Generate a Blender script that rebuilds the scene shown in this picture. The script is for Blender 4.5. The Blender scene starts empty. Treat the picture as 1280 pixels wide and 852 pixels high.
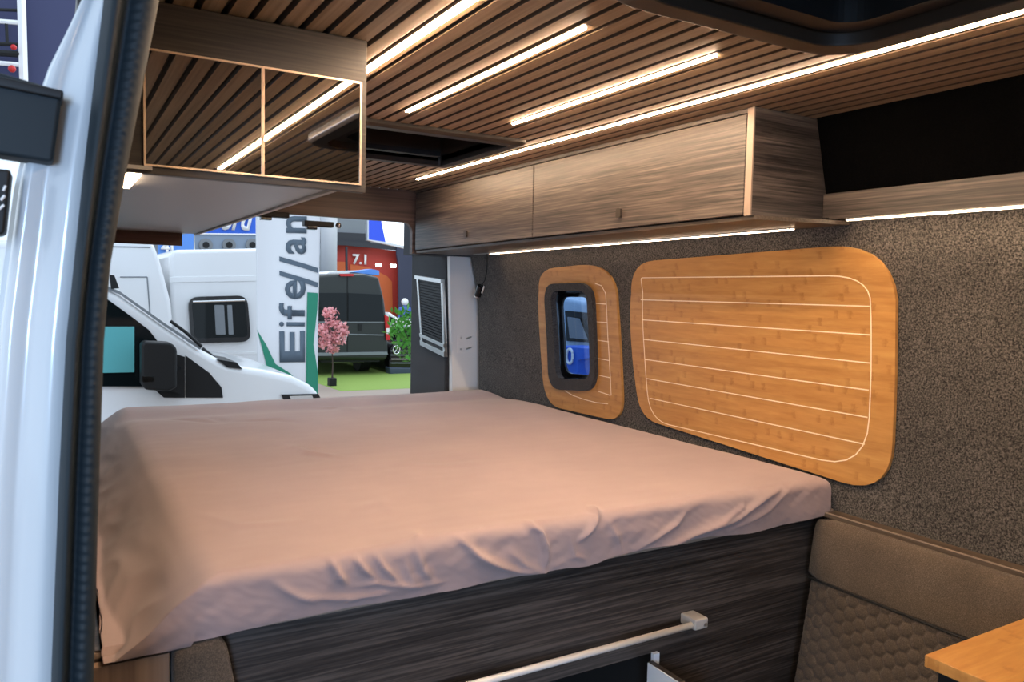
import bpy, bmesh, math, random
from mathutils import Vector, Matrix, noise
random.seed(7)
PI = math.pi
ZUP = 1.45                      # van floor is z = 0; drawings below are made relative to eye height

# ------------------------------------------------------------------ camera
FPX = 969.93
yaw, pitch, roll = .533016, -.0656166, .0224249
cy_, sy_ = math.cos(yaw), math.sin(yaw)
FW = Vector((sy_*math.cos(pitch), cy_*math.cos(pitch), math.sin(pitch)))
r_ = Vector((cy_, -sy_, 0)); u_ = r_.cross(FW)
RT = r_*math.cos(roll)+u_*math.sin(roll); UP = -r_*math.sin(roll)+u_*math.cos(roll)
def ray(x, y): return FW+RT*((x-640)/FPX)+UP*((426-y)/FPX)
def on(ax, v, x, y):
    d = ray(x, y); return d*(v/d[ax])
def yy(Y, x, y): return on(1, Y, x, y)

# wall profile (tumblehome): x of the felt wall at height z
PROF = [(-1.45, 1.80), (-.6, 1.822), (-.2, 1.812), (0, 1.80), (.1, 1.775), (.2, 1.75), (.3, 1.735), (.5, 1.68)]
def xw(z):
    if z <= PROF[0][0]: return PROF[0][1]
    for (a, xa), (b, xb) in zip(PROF, PROF[1:]):
        if z <= b:
            t = (z-a)/(b-a); return xa+(xb-xa)*t
    return PROF[-1][1]
def onW(x, y, off=.012):
    d = ray(x, y); X = 1.8
    for _ in range(20):
        X = xw(d[2]*X/d[0])-off
    return d*(X/d[0])

# ------------------------------------------------------------------ nodes / materials
def mat(name, col=(.5, .5, .5), rough=.5, metal=0, **k):
    m = bpy.data.materials.new(name); m.use_nodes = True
    b = m.node_tree.nodes['Principled BSDF']
    b.inputs['Base Color'].default_value = (*col, 1); b.inputs['Roughness'].default_value = rough
    b.inputs['Metallic'].default_value = metal
    for kk, v in k.items():
        b.inputs[kk.replace('_', ' ')].default_value = v
    return m
def N(m, t, **k):
    n = m.node_tree.nodes.new(t)
    for kk, v in k.items(): setattr(n, kk, v)
    return n
def coords(m, scale, kind='Object', rot=(0, 0, 0)):
    L = m.node_tree.links
    tc = N(m, 'ShaderNodeTexCoord'); mp = N(m, 'ShaderNodeMapping')
    mp.inputs['Scale'].default_value = scale; mp.inputs['Rotation'].default_value = rot
    L.new(tc.outputs[kind], mp.inputs[0]); return mp
def noise_tex(m, mp, scale, detail=4, rough=.5, dist=0):
    n = N(m, 'ShaderNodeTexNoise'); n.inputs['Scale'].default_value = scale
    n.inputs['Detail'].default_value = detail; n.inputs['Roughness'].default_value = rough
    n.inputs['Distortion'].default_value = dist
    m.node_tree.links.new(mp.outputs[0], n.inputs['Vector']); return n
def ramp(m, src, stops):
    r = N(m, 'ShaderNodeValToRGB'); e = r.color_ramp.elements
    while len(e) < len(stops): e.new(.5)
    for el, (p, c) in zip(e, stops): el.position = p; el.color = (*c, 1)
    m.node_tree.links.new(src, r.inputs[0]); return r
def bump(m, src, strength, dist=.002):
    b = N(m, 'ShaderNodeBump'); b.inputs['Strength'].default_value = strength
    b.inputs['Distance'].default_value = dist
    m.node_tree.links.new(src, b.inputs['Height'])
    m.node_tree.links.new(b.outputs[0], m.node_tree.nodes['Principled BSDF'].inputs['Normal'])
def setcol(m, out): m.node_tree.links.new(out, m.node_tree.nodes['Principled BSDF'].inputs['Base Color'])
def mixmul(m, a, b, f=1.):
    x = N(m, 'ShaderNodeMix', data_type='RGBA', blend_type='MULTIPLY'); x.inputs[0].default_value = f
    m.node_tree.links.new(a, x.inputs[6]); m.node_tree.links.new(b, x.inputs[7]); return x.outputs[2]

def wood(name, axis, lo, mid, hi, fine=190, rough=.45, k=1.):
    """dark grained laminate, grain running along axis"""
    m = mat(name, mid, rough)
    s = [1, 1, 1]; s[axis] = .022
    mp = coords(m, s)
    a = noise_tex(m, mp, 22*k, 3, .55, .6)
    b = noise_tex(m, mp, fine*k, 3, .6, .2)
    ad = N(m, 'ShaderNodeMath', operation='MULTIPLY_ADD')
    L = m.node_tree.links
    L.new(b.outputs['Fac'], ad.inputs[0]); ad.inputs[1].default_value = .62
    sc = N(m, 'ShaderNodeMath', operation='MULTIPLY'); L.new(a.outputs['Fac'], sc.inputs[0]); sc.inputs[1].default_value = .38
    L.new(sc.outputs[0], ad.inputs[2])
    r = ramp(m, ad.outputs[0], [(.38, lo), (.5, mid), (.62, hi)])
    setcol(m, r.outputs[0]); bump(m, ad.outputs[0], .35, .001)
    return m
LO, MID, HI = (.020, .0155, .013), (.064, .050, .041), (.135, .105, .083)
M = {}
M['wood_x'] = wood('laminate_across', 0, (.011, .0092, .008), (.038, .031, .027), (.085, .070, .060))
M['wood_y'] = wood('laminate_along', 1, LO, MID, HI)
M['wood_end'] = wood('laminate_end', 0, LO, MID, HI)
M['wood_header'] = wood('laminate_header', 0, (.045, .024, .018), (.085, .048, .036), (.13, .078, .058), 70)
M['wood_shaded'] = wood('laminate_shaded', 0, (.014, .0105, .008), (.030, .022, .017), (.055, .041, .031), 160)  # same laminate as the other cabinet, darkened to carry its shade
M['wood_ledge'] = wood('laminate_ledge', 1, (.05, .036, .025), (.085, .062, .043), (.12, .09, .062))
M['wood_light'] = wood('laminate_light', 2, (.16, .10, .065), (.24, .16, .11), (.32, .22, .15), 40)
M['slat'] = wood('slat_oak', 1, (.28, .180, .098), (.36, .238, .135), (.43, .295, .175), 120, .55)
M['slat_back'] = mat('slat_backing', (.055, .038, .026), .9)
M['slat_core'] = mat('slat_core', (.12, .08, .05), .8)
M['edge'] = mat('edge_band', (.28, .21, .16), .4)
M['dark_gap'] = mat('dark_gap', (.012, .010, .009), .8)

def bamboo(name, along):
    m = mat(name, (.6, .33, .12), .38)
    s = [1, 1, 1]; s[along] = .12
    L = m.node_tree.links
    mp = coords(m, s); a = noise_tex(m, mp, 60, 4, .6, .3)
    r1 = ramp(m, a.outputs['Fac'], [(.3, (.43, .20, .052)), (.55, (.52, .26, .074)), (.75, (.58, .32, .10))])
    # laminated staves: each stave its own tone
    mp2 = coords(m, (1, 1, 1))
    sp = N(m, 'ShaderNodeSeparateXYZ'); L.new(mp2.outputs[0], sp.inputs[0])
    q = N(m, 'ShaderNodeMath', operation='MULTIPLY'); L.new(sp.outputs[2 if along == 1 else 1], q.inputs[0]); q.inputs[1].default_value = 45
    fl = N(m, 'ShaderNodeMath', operation='FLOOR'); L.new(q.outputs[0], fl.inputs[0])
    wn = N(m, 'ShaderNodeTexWhiteNoise', noise_dimensions='1D'); L.new(fl.outputs[0], wn.inputs['W'])
    r2 = ramp(m, wn.outputs['Value'], [(0, (.93, .92, .90)), (1, (1.03, 1.03, 1.03))])
    # nodes: small darker dashes at scattered places on the staves
    cb = N(m, 'ShaderNodeCombineXYZ')
    mu = N(m, 'ShaderNodeMath', operation='MULTIPLY'); L.new(sp.outputs[along], mu.inputs[0]); mu.inputs[1].default_value = 24
    ad = N(m, 'ShaderNodeMath', operation='MULTIPLY_ADD'); L.new(wn.outputs['Value'], ad.inputs[0]); ad.inputs[1].default_value = 9.; L.new(mu.outputs[0], ad.inputs[2])
    ce = N(m, 'ShaderNodeMath', operation='FLOOR'); L.new(ad.outputs[0], ce.inputs[0])
    L.new(ce.outputs[0], cb.inputs[0]); L.new(fl.outputs[0], cb.inputs[1])
    w2 = N(m, 'ShaderNodeTexWhiteNoise', noise_dimensions='2D'); L.new(cb.outputs[0], w2.inputs['Vector'])
    gt = N(m, 'ShaderNodeMath', operation='GREATER_THAN'); L.new(w2.outputs['Value'], gt.inputs[0]); gt.inputs[1].default_value = .80
    fr = N(m, 'ShaderNodeMath', operation='FRACT'); L.new(ad.outputs[0], fr.inputs[0])
    nz = noise_tex(m, coords(m, (1, 1, 1)), 150, 3)
    f2 = N(m, 'ShaderNodeMath', operation='MULTIPLY_ADD'); L.new(nz.outputs['Fac'], f2.inputs[0]); f2.inputs[1].default_value = .5; L.new(fr.outputs[0], f2.inputs[2])
    r3 = ramp(m, f2.outputs[0], [(.50, (1, 1, 1)), (.66, (.66, .56, .46)), (.80, (.8, .74, .68)), (1.0, (1, 1, 1))])
    x3 = N(m, 'ShaderNodeMix', data_type='RGBA'); L.new(gt.outputs[0], x3.inputs[0]); x3.inputs[6].default_value = (1, 1, 1, 1); L.new(r3.outputs[0], x3.inputs[7]); r3 = x3
    r3o = x3.outputs[2]
    c = mixmul(m, r1.outputs[0], r2.outputs[0]); c = mixmul(m, c, r3o, .55)
    setcol(m, c)
    return m
M['bamboo'] = bamboo('bamboo_board', 1)
M['bamboo_table'] = bamboo('bamboo_table', 0)
M['groove'] = mat('pale_groove', (.95, .80, .58), .5)
M['bamboo_edge'] = mat('bamboo_edge', (.50, .33, .15), .5)

def felt(name, lo, hi, scale=230, st=.8, sheen=.15):
    m = mat(name, lo, .95, **{'Sheen_Weight': sheen, 'Specular_IOR_Level': .2})
    mp = coords(m, (1, 1, 1)); a = noise_tex(m, mp, scale, 3, .7)
    b = noise_tex(m, mp, 7, 3, .5)
    r = ramp(m, a.outputs['Fac'], [(.38, lo), (.5, tuple((x+y)/2.4 for x, y in zip(lo, hi))), (.66, hi)])
    r2 = ramp(m, b.outputs['Fac'], [(.3, (.82, .82, .82)), (.7, (1.1, 1.1, 1.1))])
    setcol(m, mixmul(m, r.outputs[0], r2.outputs[0])); bump(m, a.outputs['Fac'], st, .004)
    return m
M['felt'] = felt('grey_felt', (.011, .010, .0095), (.165, .148, .128))
M['felt_dark'] = felt('charcoal_felt', (.012, .012, .013), (.07, .07, .072))
M['recess_shade'] = felt('recess_shade', (.002, .002, .002), (.004, .004, .004), sheen=0)  # shade of the recess put into the colour
M['recess_shade'].node_tree.nodes['Principled BSDF'].inputs['Specular IOR Level'].default_value = 0
M['cloth'] = felt('taupe_cloth', (.072, .054, .038), (.155, .118, .085), 420, .5)
M['quilt'] = felt('quilted_cloth', (.058, .045, .034), (.125, .098, .074), 420, .5)

def sheetmat():
    m = mat('mauve_cotton', (.5, .37, .35), .85, **{'Sheen_Weight': .25, 'Sheen_Roughness': .5})
    mp = coords(m, (1, 1, 1)); a = noise_tex(m, mp, 3, 4, .6); w = noise_tex(m, mp, 900, 2, .6)
    r = ramp(m, a.outputs['Fac'], [(.3, (.295, .218, .212)), (.7, (.345, .255, .245))])
    setcol(m, r.outputs[0]); bump(m, w.outputs['Fac'], .15, .001)
    return m
M['sheet'] = sheetmat()
M['grey_panel'] = mat('grey_underside', (.33, .33, .325), .35)
M['mirror'] = mat('mirror_glass', (.78, .76, .72), .015, 1.)
M['brass'] = mat('warm_frame_edge', (.75, .55, .38), .3, .6)
M['metal'] = mat('brushed_aluminium', (.72, .72, .70), .32, 1.)
M['greyplastic'] = mat('grey_plastic', (.42, .40, .37), .45)
M['blackp'] = mat('black_plastic', (.010, .011, .012), .5, Specular_IOR_Level=.3)
M['blackgloss'] = mat('black_gloss', (.008, .008, .009), .12)
M['rubber'] = mat('dark_rubber', (.014, .022, .028), .6, Specular_IOR_Level=.25)
M['paint'] = mat('white_body_paint', (.60, .62, .63), .18, **{'Coat_Weight': .5})
M['paint2'] = mat('white_van_paint', (.80, .81, .82), .25, **{'Coat_Weight': .4})
M['jamb'] = mat('jamb_paint', (.84, .82, .78), .4)
M['glass_dark'] = mat('tinted_glass', (.005, .008, .009), .06, Specular_IOR_Level=.25)
M['darkvan'] = mat('dark_green_grey_paint', (.017, .022, .021), .4, **{'Coat_Weight': .1})
M['red'] = mat('tail_red', (.55, .012, .012), .3)
M['redwall'] = mat('red_wall', (.42, .035, .022), .6)
M['orangewall'] = mat('orange_wall', (.55, .11, .025), .6)
M['white'] = mat('white_print', (.85, .85, .85), .6)
M['slate'] = mat('slate_print', (.10, .135, .175), .6)
M['green'] = mat('green_print', (.02, .25, .15), .6)
M['blue'] = mat('blue_board', (.02, .12, .62), .5)
M['blue2'] = mat('pale_blue_board', (.10, .28, .75), .5)
M['greyhall'] = mat('hall_grey', (.20, .22, .24), .6)
M['darkhall'] = mat('hall_dark', (.03, .032, .04), .7)
M['column'] = mat('column_grey', (.40, .42, .44), .5)
M['hallfloor'] = mat('hall_floor', (.34, .27, .22), .6)
M['bannercloth'] = mat('banner_cloth', (.80, .80, .82), .7)
M['paper'] = mat('teal_paper', (.10, .42, .44), .6)
M['leaf'] = mat('green_leaf', (.07, .30, .03), .5)
M['blossom'] = mat('pink_blossom', (.80, .36, .38), .6)
M['bark'] = mat('bark', (.06, .04, .03), .8)
M['skin'] = mat('skin', (.55, .33, .24), .6)
M['bluecloth'] = mat('blue_shirt', (.08, .15, .45), .8)
M['chrome'] = mat('chrome', (.8, .8, .8), .12, 1.)
M['doorwhite'] = mat('white_melamine', (.62, .68, .74), .5)
def carpet():
    m = mat('green_carpet', (.2, .5, .05), .9)
    a = noise_tex(m, coords(m, (1, 1, 1)), 30, 4, .7)
    r = ramp(m, a.outputs['Fac'], [(.3, (.17, .27, .04)), (.7, (.27, .39, .08))]); setcol(m, r.outputs[0]); return m
M['carpet'] = carpet()
def emis(name, col, s):
    m = mat(name, (0, 0, 0), .5)
    b = m.node_tree.nodes['Principled BSDF']
    b.inputs['Emission Color'].default_value = (*col, 1); b.inputs['Emission Strength'].default_value = s
    return m
WARM = (1., .71, .47)
M['led'] = emis('led_diffuser', WARM, 165)
M['led_hi'] = emis('led_diffuser_soft', WARM, 30)
M['screen_blue'] = emis('screen_blue', (.03, .10, .9), 1.0)
M['screen_white'] = emis('screen_white', (.8, .88, 1.), 2.2)
M['spot'] = emis('spot_lamp', (1, .98, .95), 5)
def leddots(nm='led_dot_strip', g=1.):
    m = emis(nm, WARM, 40)
    L = m.node_tree.links; b = m.node_tree.nodes['Principled BSDF']
    sp = N(m, 'ShaderNodeSeparateXYZ'); L.new(coords(m, (1, 1, 1)).outputs[0], sp.inputs[0])
    q = N(m, 'ShaderNodeMath', operation='MULTIPLY'); L.new(sp.outputs[1], q.inputs[0]); q.inputs[1].default_value = 2*PI/.0125
    s = N(m, 'ShaderNodeMath', operation='SINE'); L.new(q.outputs[0], s.inputs[0])
    a = N(m, 'ShaderNodeMath', operation='MULTIPLY_ADD'); L.new(s.outputs[0], a.inputs[0]); a.inputs[1].default_value = 36*g; a.inputs[2].default_value = 44*g
    L.new(a.outputs[0], b.inputs['Emission Strength']); return m
M['leddots'] = leddots(); M['leddots_dim'] = leddots('led_dot_strip_dim', .38)

# ------------------------------------------------------------------ mesh helpers
C = bpy.context.scene.collection
def thing(name, label=None, cat=None, loc=(0, 0, 0), group=None, kind=None):
    o = bpy.data.objects.new(name, None); C.objects.link(o); o.location = Vector(loc)+Vector((0, 0, ZUP))
    o.empty_display_size = .1
    tag(o, label, cat, group, kind); o['_base'] = list(loc); return o
def tag(o, label=None, cat=None, group=None, kind=None):
    if label: o['label'] = label
    if cat: o['category'] = cat
    if group: o['group'] = group
    if kind: o['kind'] = kind
    return o
def base_of(o):
    b = Vector((0, 0, 0))
    while o is not None:
        if '_base' in o: b += Vector(o['_base'])
        o = o.parent
    return b
def obj(name, bm, m, parent=None, smooth=False, bevel=0, seg=2, sub=0, label=None, origin=None):
    """bm holds eye-relative coordinates; the object's origin is put at its parent's base or at origin"""
    me = bpy.data.meshes.new(name)
    off = base_of(parent) if parent else (Vector(origin) if origin else Vector((0, 0, 0)))
    bmesh.ops.translate(bm, verts=bm.verts, vec=-off)
    bmesh.ops.recalc_face_normals(bm, faces=bm.faces)
    bm.to_mesh(me); bm.free()
    for mm in (m if isinstance(m, (list, tuple)) else [m]): me.materials.append(mm)
    o = bpy.data.objects.new(name, me); C.objects.link(o)
    if parent: o.parent = parent
    else: o.location = off+Vector((0, 0, ZUP))
    if smooth:
        for p in me.polygons: p.use_smooth = True
    if bevel:
        b = o.modifiers.new('b', 'BEVEL'); b.width = bevel; b.segments = seg; b.limit_method = 'ANGLE'; b.angle_limit = .6
        for p in me.polygons: p.use_smooth = True
        w = o.modifiers.new('w', 'WEIGHTED_NORMAL')
    if sub:
        s = o.modifiers.new('s', 'SUBSURF'); s.levels = sub; s.render_levels = sub
    if label: o['label'] = label
    return o
def BM(): return bmesh.new()
def box(bm, a, b, mi=0):
    x0, y0, z0 = a; x1, y1, z1 = b
    vs = [bm.verts.new(p) for p in ((x0, y0, z0), (x1, y0, z0), (x1, y1, z0), (x0, y1, z0), (x0, y0, z1), (x1, y0, z1), (x1, y1, z1), (x0, y1, z1))]
    for f in ((0, 3, 2, 1), (4, 5, 6, 7), (0, 1, 5, 4), (1, 2, 6, 5), (2, 3, 7, 6), (3, 0, 4, 7)):
        ff = bm.faces.new([vs[i] for i in f]); ff.material_index = mi
    return vs
def hexa(bm, p):
    """8 points: bottom 4 then top 4"""
    vs = [bm.verts.new(q) for q in p]
    for f in ((0, 3, 2, 1), (4, 5, 6, 7), (0, 1, 5, 4), (1, 2, 6, 5), (2, 3, 7, 6), (3, 0, 4, 7)): bm.faces.new([vs[i] for i in f])
def tube(bm, pts, r, seg=10, rad=None, cap=True):
    pts = [Vector(p) for p in pts]; rings = []
    for i, p in enumerate(pts):
        d = (pts[min(i+1, len(pts)-1)]-pts[max(i-1, 0)]).normalized()
        a = Vector((0, 0, 1)) if abs(d.z) < .9 else Vector((1, 0, 0))
        u = d.cross(a).normalized(); v = d.cross(u)
        rr = rad[i] if rad else r
        rings.append([bm.verts.new(p+(u*math.cos(2*PI*k/seg)+v*math.sin(2*PI*k/seg))*rr) for k in range(seg)])
    for a, b in zip(rings, rings[1:]):
        for k in range(seg): bm.faces.new((a[k], a[(k+1) % seg], b[(k+1) % seg], b[k]))
    if cap: bm.faces.new(rings[0][::-1]); bm.faces.new(rings[-1])
def cyl(bm, a, b, r, seg=24): tube(bm, [a, b], r, seg)
def prism(bm, pts, vec):
    """polygon (3D points) pushed along vec"""
    vec = Vector(vec); a = [bm.verts.new(p) for p in pts]; b = [bm.verts.new(Vector(p)+vec) for p in pts]
    fs = [bm.faces.new(a[::-1]), bm.faces.new(b)]
    n = len(a)
    for i in range(n): bm.faces.new((a[i], a[(i+1) % n], b[(i+1) % n], b[i]))
    return fs
def rrect(x0, y0, x1, y1, r, n=8):
    """rounded rectangle, r = one radius or four (x0y0, x1y0, x1y1, x0y1)"""
    if not isinstance(r, (list, tuple)): r = [r]*4
    out = []
    for (cx, cy, a0, rr) in ((x0+r[0], y0+r[0], PI, r[0]), (x1-r[1], y0+r[1], -PI/2, r[1]), (x1-r[2], y1-r[2], 0, r[2]), (x0+r[3], y1-r[3], PI/2, r[3])):
        for k in range(n+1):
            a = a0+PI/2*k/n; out.append((cx+rr*math.cos(a), cy+rr*math.sin(a)))
    return out
def round_poly(pts, r, n=7):
    """2D polygon with corners rounded by quadratic curves; r = radius or list"""
    out = []; m = len(pts)
    for i, p in enumerate(pts):
        p = Vector(p); a = Vector(pts[i-1]); b = Vector(pts[(i+1) % m]); rr = r[i] if isinstance(r, (list, tuple)) else r
        da = (a-p); db = (b-p); ra = min(rr, da.length*.49); rb = min(rr, db.length*.49)
        pa = p+da.normalized()*ra; pb = p+db.normalized()*rb
        for k in range(n+1):
            t = k/n; q = pa*(1-t)**2*1.0+p*(2*t*(1-t))+pb*t*t
            out.append((q.x, q.y))
    return out
def ring2d(bm, outer, holes, mapf, t=None, cuts=()):
    """fill outer minus holes given in 2D (y,z); cut at z values; map to 3D; t = thickness vector"""
    edges = []
    for loop in [outer]+list(holes):
        vs = [bm.verts.new((0, a, b)) for a, b in loop]
        for i in range(len(vs)): edges.append(bm.edges.new((vs[i], vs[(i+1) % len(vs)])))
    bmesh.ops.triangle_fill(bm, use_beauty=True, use_dissolve=False, edges=edges)
    for c in cuts:
        g = list(bm.verts)+list(bm.edges)+list(bm.faces)
        bmesh.ops.bisect_plane(bm, geom=g, plane_co=(0, 0, c), plane_no=(0, 0, 1))
    for v in bm.verts: v.co = mapf(v.co.y, v.co.z)
    if t is not None:
        fs = list(bm.faces)
        r = bmesh.ops.extrude_face_region(bm, geom=fs)
        bmesh.ops.translate(bm, verts=[g for g in r['geom'] if isinstance(g, bmesh.types.BMVert)], vec=t)
ZC = [-1.2, -.6, -.4, -.3, -.2, -.1, 0, .05, .1, .15, .2, .25, .3, .4]
def textmesh(name, s, m, parent, O, U, V, W, H, depth=.004, shear=0, bold=.0):
    """text fitted into a W x H box whose lower left corner is O, axes U, V"""
    cu = bpy.data.curves.new(name, 'FONT'); cu.body = s; cu.size = 1; cu.extrude = 0; cu.shear = shear; cu.offset = bold
    cu.resolution_u = 3
    o = bpy.data.objects.new('tmp', cu); C.objects.link(o)
    dg = bpy.context.evaluated_depsgraph_get(); me = bpy.data.meshes.new_from_object(o.evaluated_get(dg))
    bpy.data.objects.remove(o); bm = BM(); bm.from_mesh(me); bpy.data.meshes.remove(me)
    xs = [v.co.x for v in bm.verts]; ys = [v.co.y for v in bm.verts]
    x0, x1, y0, y1 = min(xs), max(xs), min(ys), max(ys)
    O, U, V = Vector(O), Vector(U), Vector(V)
    for v in bm.verts: v.co = O+U*((v.co.x-x0)/(x1-x0)*W)+V*((v.co.y-y0)/(y1-y0)*H)
    nrm = U.cross(V).normalized()
    r = bmesh.ops.extrude_face_region(bm, geom=list(bm.faces))
    bmesh.ops.translate(bm, verts=[g for g in r['geom'] if isinstance(g, bmesh.types.BMVert)], vec=nrm*depth)
    return obj(name, bm, m, parent)

# ================================================================== THE VAN SHELL
CEIL = .452
# floor
bm = BM(); box(bm, (-.02, -1.3, -1.50), (1.86, 3.45, -1.45)); tag(obj('floor', bm, M['wood_ledge']), kind='structure')
# ceiling: backing board and slats, split around the two roof windows
RW = (.66, .36, 1.235, .955)      # front roof window outer frame (x0,y0,x1,y1)
RH = (.50, 2.03, 1.240, 2.60)     # rear roof hatch
bm = BM()
X0, X1, Y0, Y1 = .03, 1.675, -1.2, 3.42
XL_ = .07
def cell_rects():
    xs = [-.02, RW[0]+.03, RW[2]-.03, 1.76]; out = []
    out.append((XL_, -1.3, 1.76, RW[1]+.03)); out.append((XL_, RW[1]+.03, RW[0]+.03, RW[3]-.03)); out.append((RW[2]-.03, RW[1]+.03, 1.76, RW[3]-.03))
    out.append((XL_, RW[3]-.03, 1.76, RH[1]+.03)); out.append((XL_, RH[1]+.03, RH[0]+.03, RH[3]-.03)); out.append((RH[2]-.03, RH[1]+.03, 1.76, RH[3]-.03))
    out.append((XL_, RH[3]-.03, 1.76, 3.45)); return out
for a, b, c, d in cell_rects(): box(bm, (a, b, CEIL+.015), (c, d, CEIL+.05), 1)
LEDX = [(.567, -.46, 1.62), (.786, 1.115, 1.885), (1.080, 1.10, 1.85), (1.306, .25, 3.02)]
PITCH, SW = .0432, .0312
k = 0; x = .042+.0432
while x+SW < 1.68:
    segs = [(-1.25, 3.42)]
    def cut(segs, a, b):
        o = []
        for s, e in segs:
            if e <= a or s >= b: o.append((s, e)); continue
            if s < a: o.append((s, a))
            if e > b: o.append((b, e))
        return o
    if x+SW > RW[0]+.02 and x < RW[2]-.02: segs = cut(segs, RW[1]+.02, RW[3]-.02)
    if x+SW > RH[0]+.02 and x < RH[2]-.02: segs = cut(segs, RH[1]+.02, RH[3]-.02)
    for lx, la, lb in LEDX:
        if x-.001 < lx < x+SW+.008: pass
    for s, e in segs:
        vs_ = box(bm, (x, s, CEIL), (x+SW, e, CEIL+.0152), 2)
        for f_ in vs_[0].link_faces:
            if all(abs(v_.co.z-CEIL) < 1e-6 for v_ in f_.verts): f_.material_index = 0
    x += PITCH
ceil = obj('ceiling', bm, [M['slat'], M['slat_back'], M['slat_core']]); tag(ceil, kind='structure')

# right wall with window hole
def WP(px, py, off=.012):
    q = onW(px, py, off); return (q.y, q.z)
win_hole = round_poly([WP(690, 361, 0), WP(740, 361, 0), WP(744, 478, 0), WP(696, 475, 0)], .05)
bm = BM()
ring2d(bm, [(-1.3, -1.45), (3.40, -1.45), (3.40, .465), (-1.3, .465)], [win_hole], lambda a, b: Vector((xw(b)+.0, a, b)), (.02, 0, 0), ZC)
wr = obj('wall_right', bm, M['felt']); tag(wr, kind='structure')
# outer skin of the right side, windowed too
oh = round_poly([(onW(*q, -.085).y, onW(*q, -.085).z) for q in ((688, 352), (752, 352), (756, 488), (692, 484))], .05)
bm = BM()
ring2d(bm, [(-1.4, -1.6), (3.62, -1.6), (3.62, .52), (-1.4, .52)], [oh], lambda a, b: Vector((xw(b)+.075, a, b)), (.01, 0, 0), ZC)
tag(obj('wall_outer', bm, M['paint']), kind='structure')
# near-black sheet painting the shade of the open recess above the shelf
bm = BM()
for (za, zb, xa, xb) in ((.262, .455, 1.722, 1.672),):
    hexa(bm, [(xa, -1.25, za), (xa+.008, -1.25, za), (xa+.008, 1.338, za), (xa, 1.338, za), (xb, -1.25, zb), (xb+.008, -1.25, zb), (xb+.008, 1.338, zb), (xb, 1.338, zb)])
tag(obj('trim_1', bm, M['recess_shade']), kind='structure')
# left wall behind the pillar, front partition, roof
bm = BM(); LP = [(-1.45, -.03, .028), (-.5, -.03, .028), (-.07, -.01, .040), (.2, .03, .064), (.46, .066, .092)]
for (za, oa_, ia), (zb_, ob_, ib) in zip(LP, LP[1:]):
    hexa(bm, [(oa_, 1.04, za), (ia, 1.04, za), (ia, 3.45, za), (oa_, 3.45, za), (ob_, 1.04, zb_), (ib, 1.04, zb_), (ib, 3.45, zb_), (ob_, 3.45, zb_)])
bmesh.ops.remove_doubles(bm, verts=bm.verts, dist=.0001); tag(obj('wall_left', bm, M['felt_dark']), kind='structure')
bm = BM(); box(bm, (-.05, -1.3, .30), (.02, .84, .50)); tag(obj('lintel', bm, M['felt_dark']), kind='structure')
bm = BM(); box(bm, (-.03, -1.36, -1.45), (1.86, -1.3, .46)); tag(obj('wall_front', bm, M['felt_dark']), kind='structure')
bm = BM(); box(bm, (.07, -1.36, .57), (1.86, 3.62, .60)); box(bm, (.07, -1.36, .50), (.10, 3.62, .60)); box(bm, (1.72, -1.36, .46), (1.86, 3.62, .60)); box(bm, (-.02, 3.45, .5), (1.86, 3.6, .6)); tag(obj('roof', bm, M['paint']), kind='structure')

# white jamb of the sliding door opening (left), lofted with a rounded outer corner
def edge(tab, py):
    for (a, xa), (b, xb) in zip(tab, tab[1:]):
        if py <= b: return xa+(xb-xa)*(py-a)/(b-a)
    return tab[-1][1]
LE = [(-150, 165), (0, 97), (90, 52), (220, 18), (400, -6), (600, -22), (852, -34), (1100, -44)]
SL = [(-150, 142), (0, 130), (220, 104), (426, 83), (600, 74), (852, 64), (1100, 60)]
SR = [(-150, 212), (0, 199), (100, 180), (220, 157), (330, 138), (426, 130), (600, 124), (852, 117), (1100, 114)]
YS = .93
bm = BM(); rows = []
for i in range(60):
    py = -150+1250*i/59; row = []
    for j in range(15):
        t = j/14; px = edge(LE, py)*(1-t)+(edge(SL, py)+12)*t
        p = yy(YS, px, py)
        d = 0
        d += .035*max(0, .12-t)/.12*max(0, .12-t)/.12*3            # outer corner turns back
        d += .006*math.exp(-((t-.40)/.035)**2)                    # pressed groove
        d -= .010*math.exp(-((t-.75)/.2)**2)
        row.append(Vector((p.x*(1), p.y+d, p.z)))
    rows.append(row)
vs = [[bm.verts.new(p) for p in r] for r in rows]
for a, b in zip(vs, vs[1:]):
    for j in range(14): bm.faces.new((a[j], a[j+1], b[j+1], b[j]))
r = bmesh.ops.extrude_face_region(bm, geom=list(bm.faces)); bmesh.ops.translate(bm, verts=[g for g in r['geom'] if isinstance(g, bmesh.types.BMVert)], vec=(0, .06, 0))
tag(obj('trim_2', bm, M['paint'], smooth=True), kind='structure')
# body side running back from the jamb
bm = BM(); rows = []
for i in range(24):
    py = -150+1250*i/23; p = yy(YS, edge(LE, py), py); rows.append((Vector((p.x-.002, p.y+.06, p.z)), Vector((p.x-.01, 3.6, p.z))))
vs = [[bm.verts.new(q) for q in r] for r in rows]
for a, b in zip(vs, vs[1:]): bm.faces.new((a[0], a[1], b[1], b[0]))
r = bmesh.ops.extrude_face_region(bm, geom=list(bm.faces)); bmesh.ops.translate(bm, verts=[g for g in r['geom'] if isinstance(g, bmesh.types.BMVert)], vec=(.02, 0, 0))
tag(obj('wall_side', bm, M['paint'], smooth=True), kind='structure')
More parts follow.
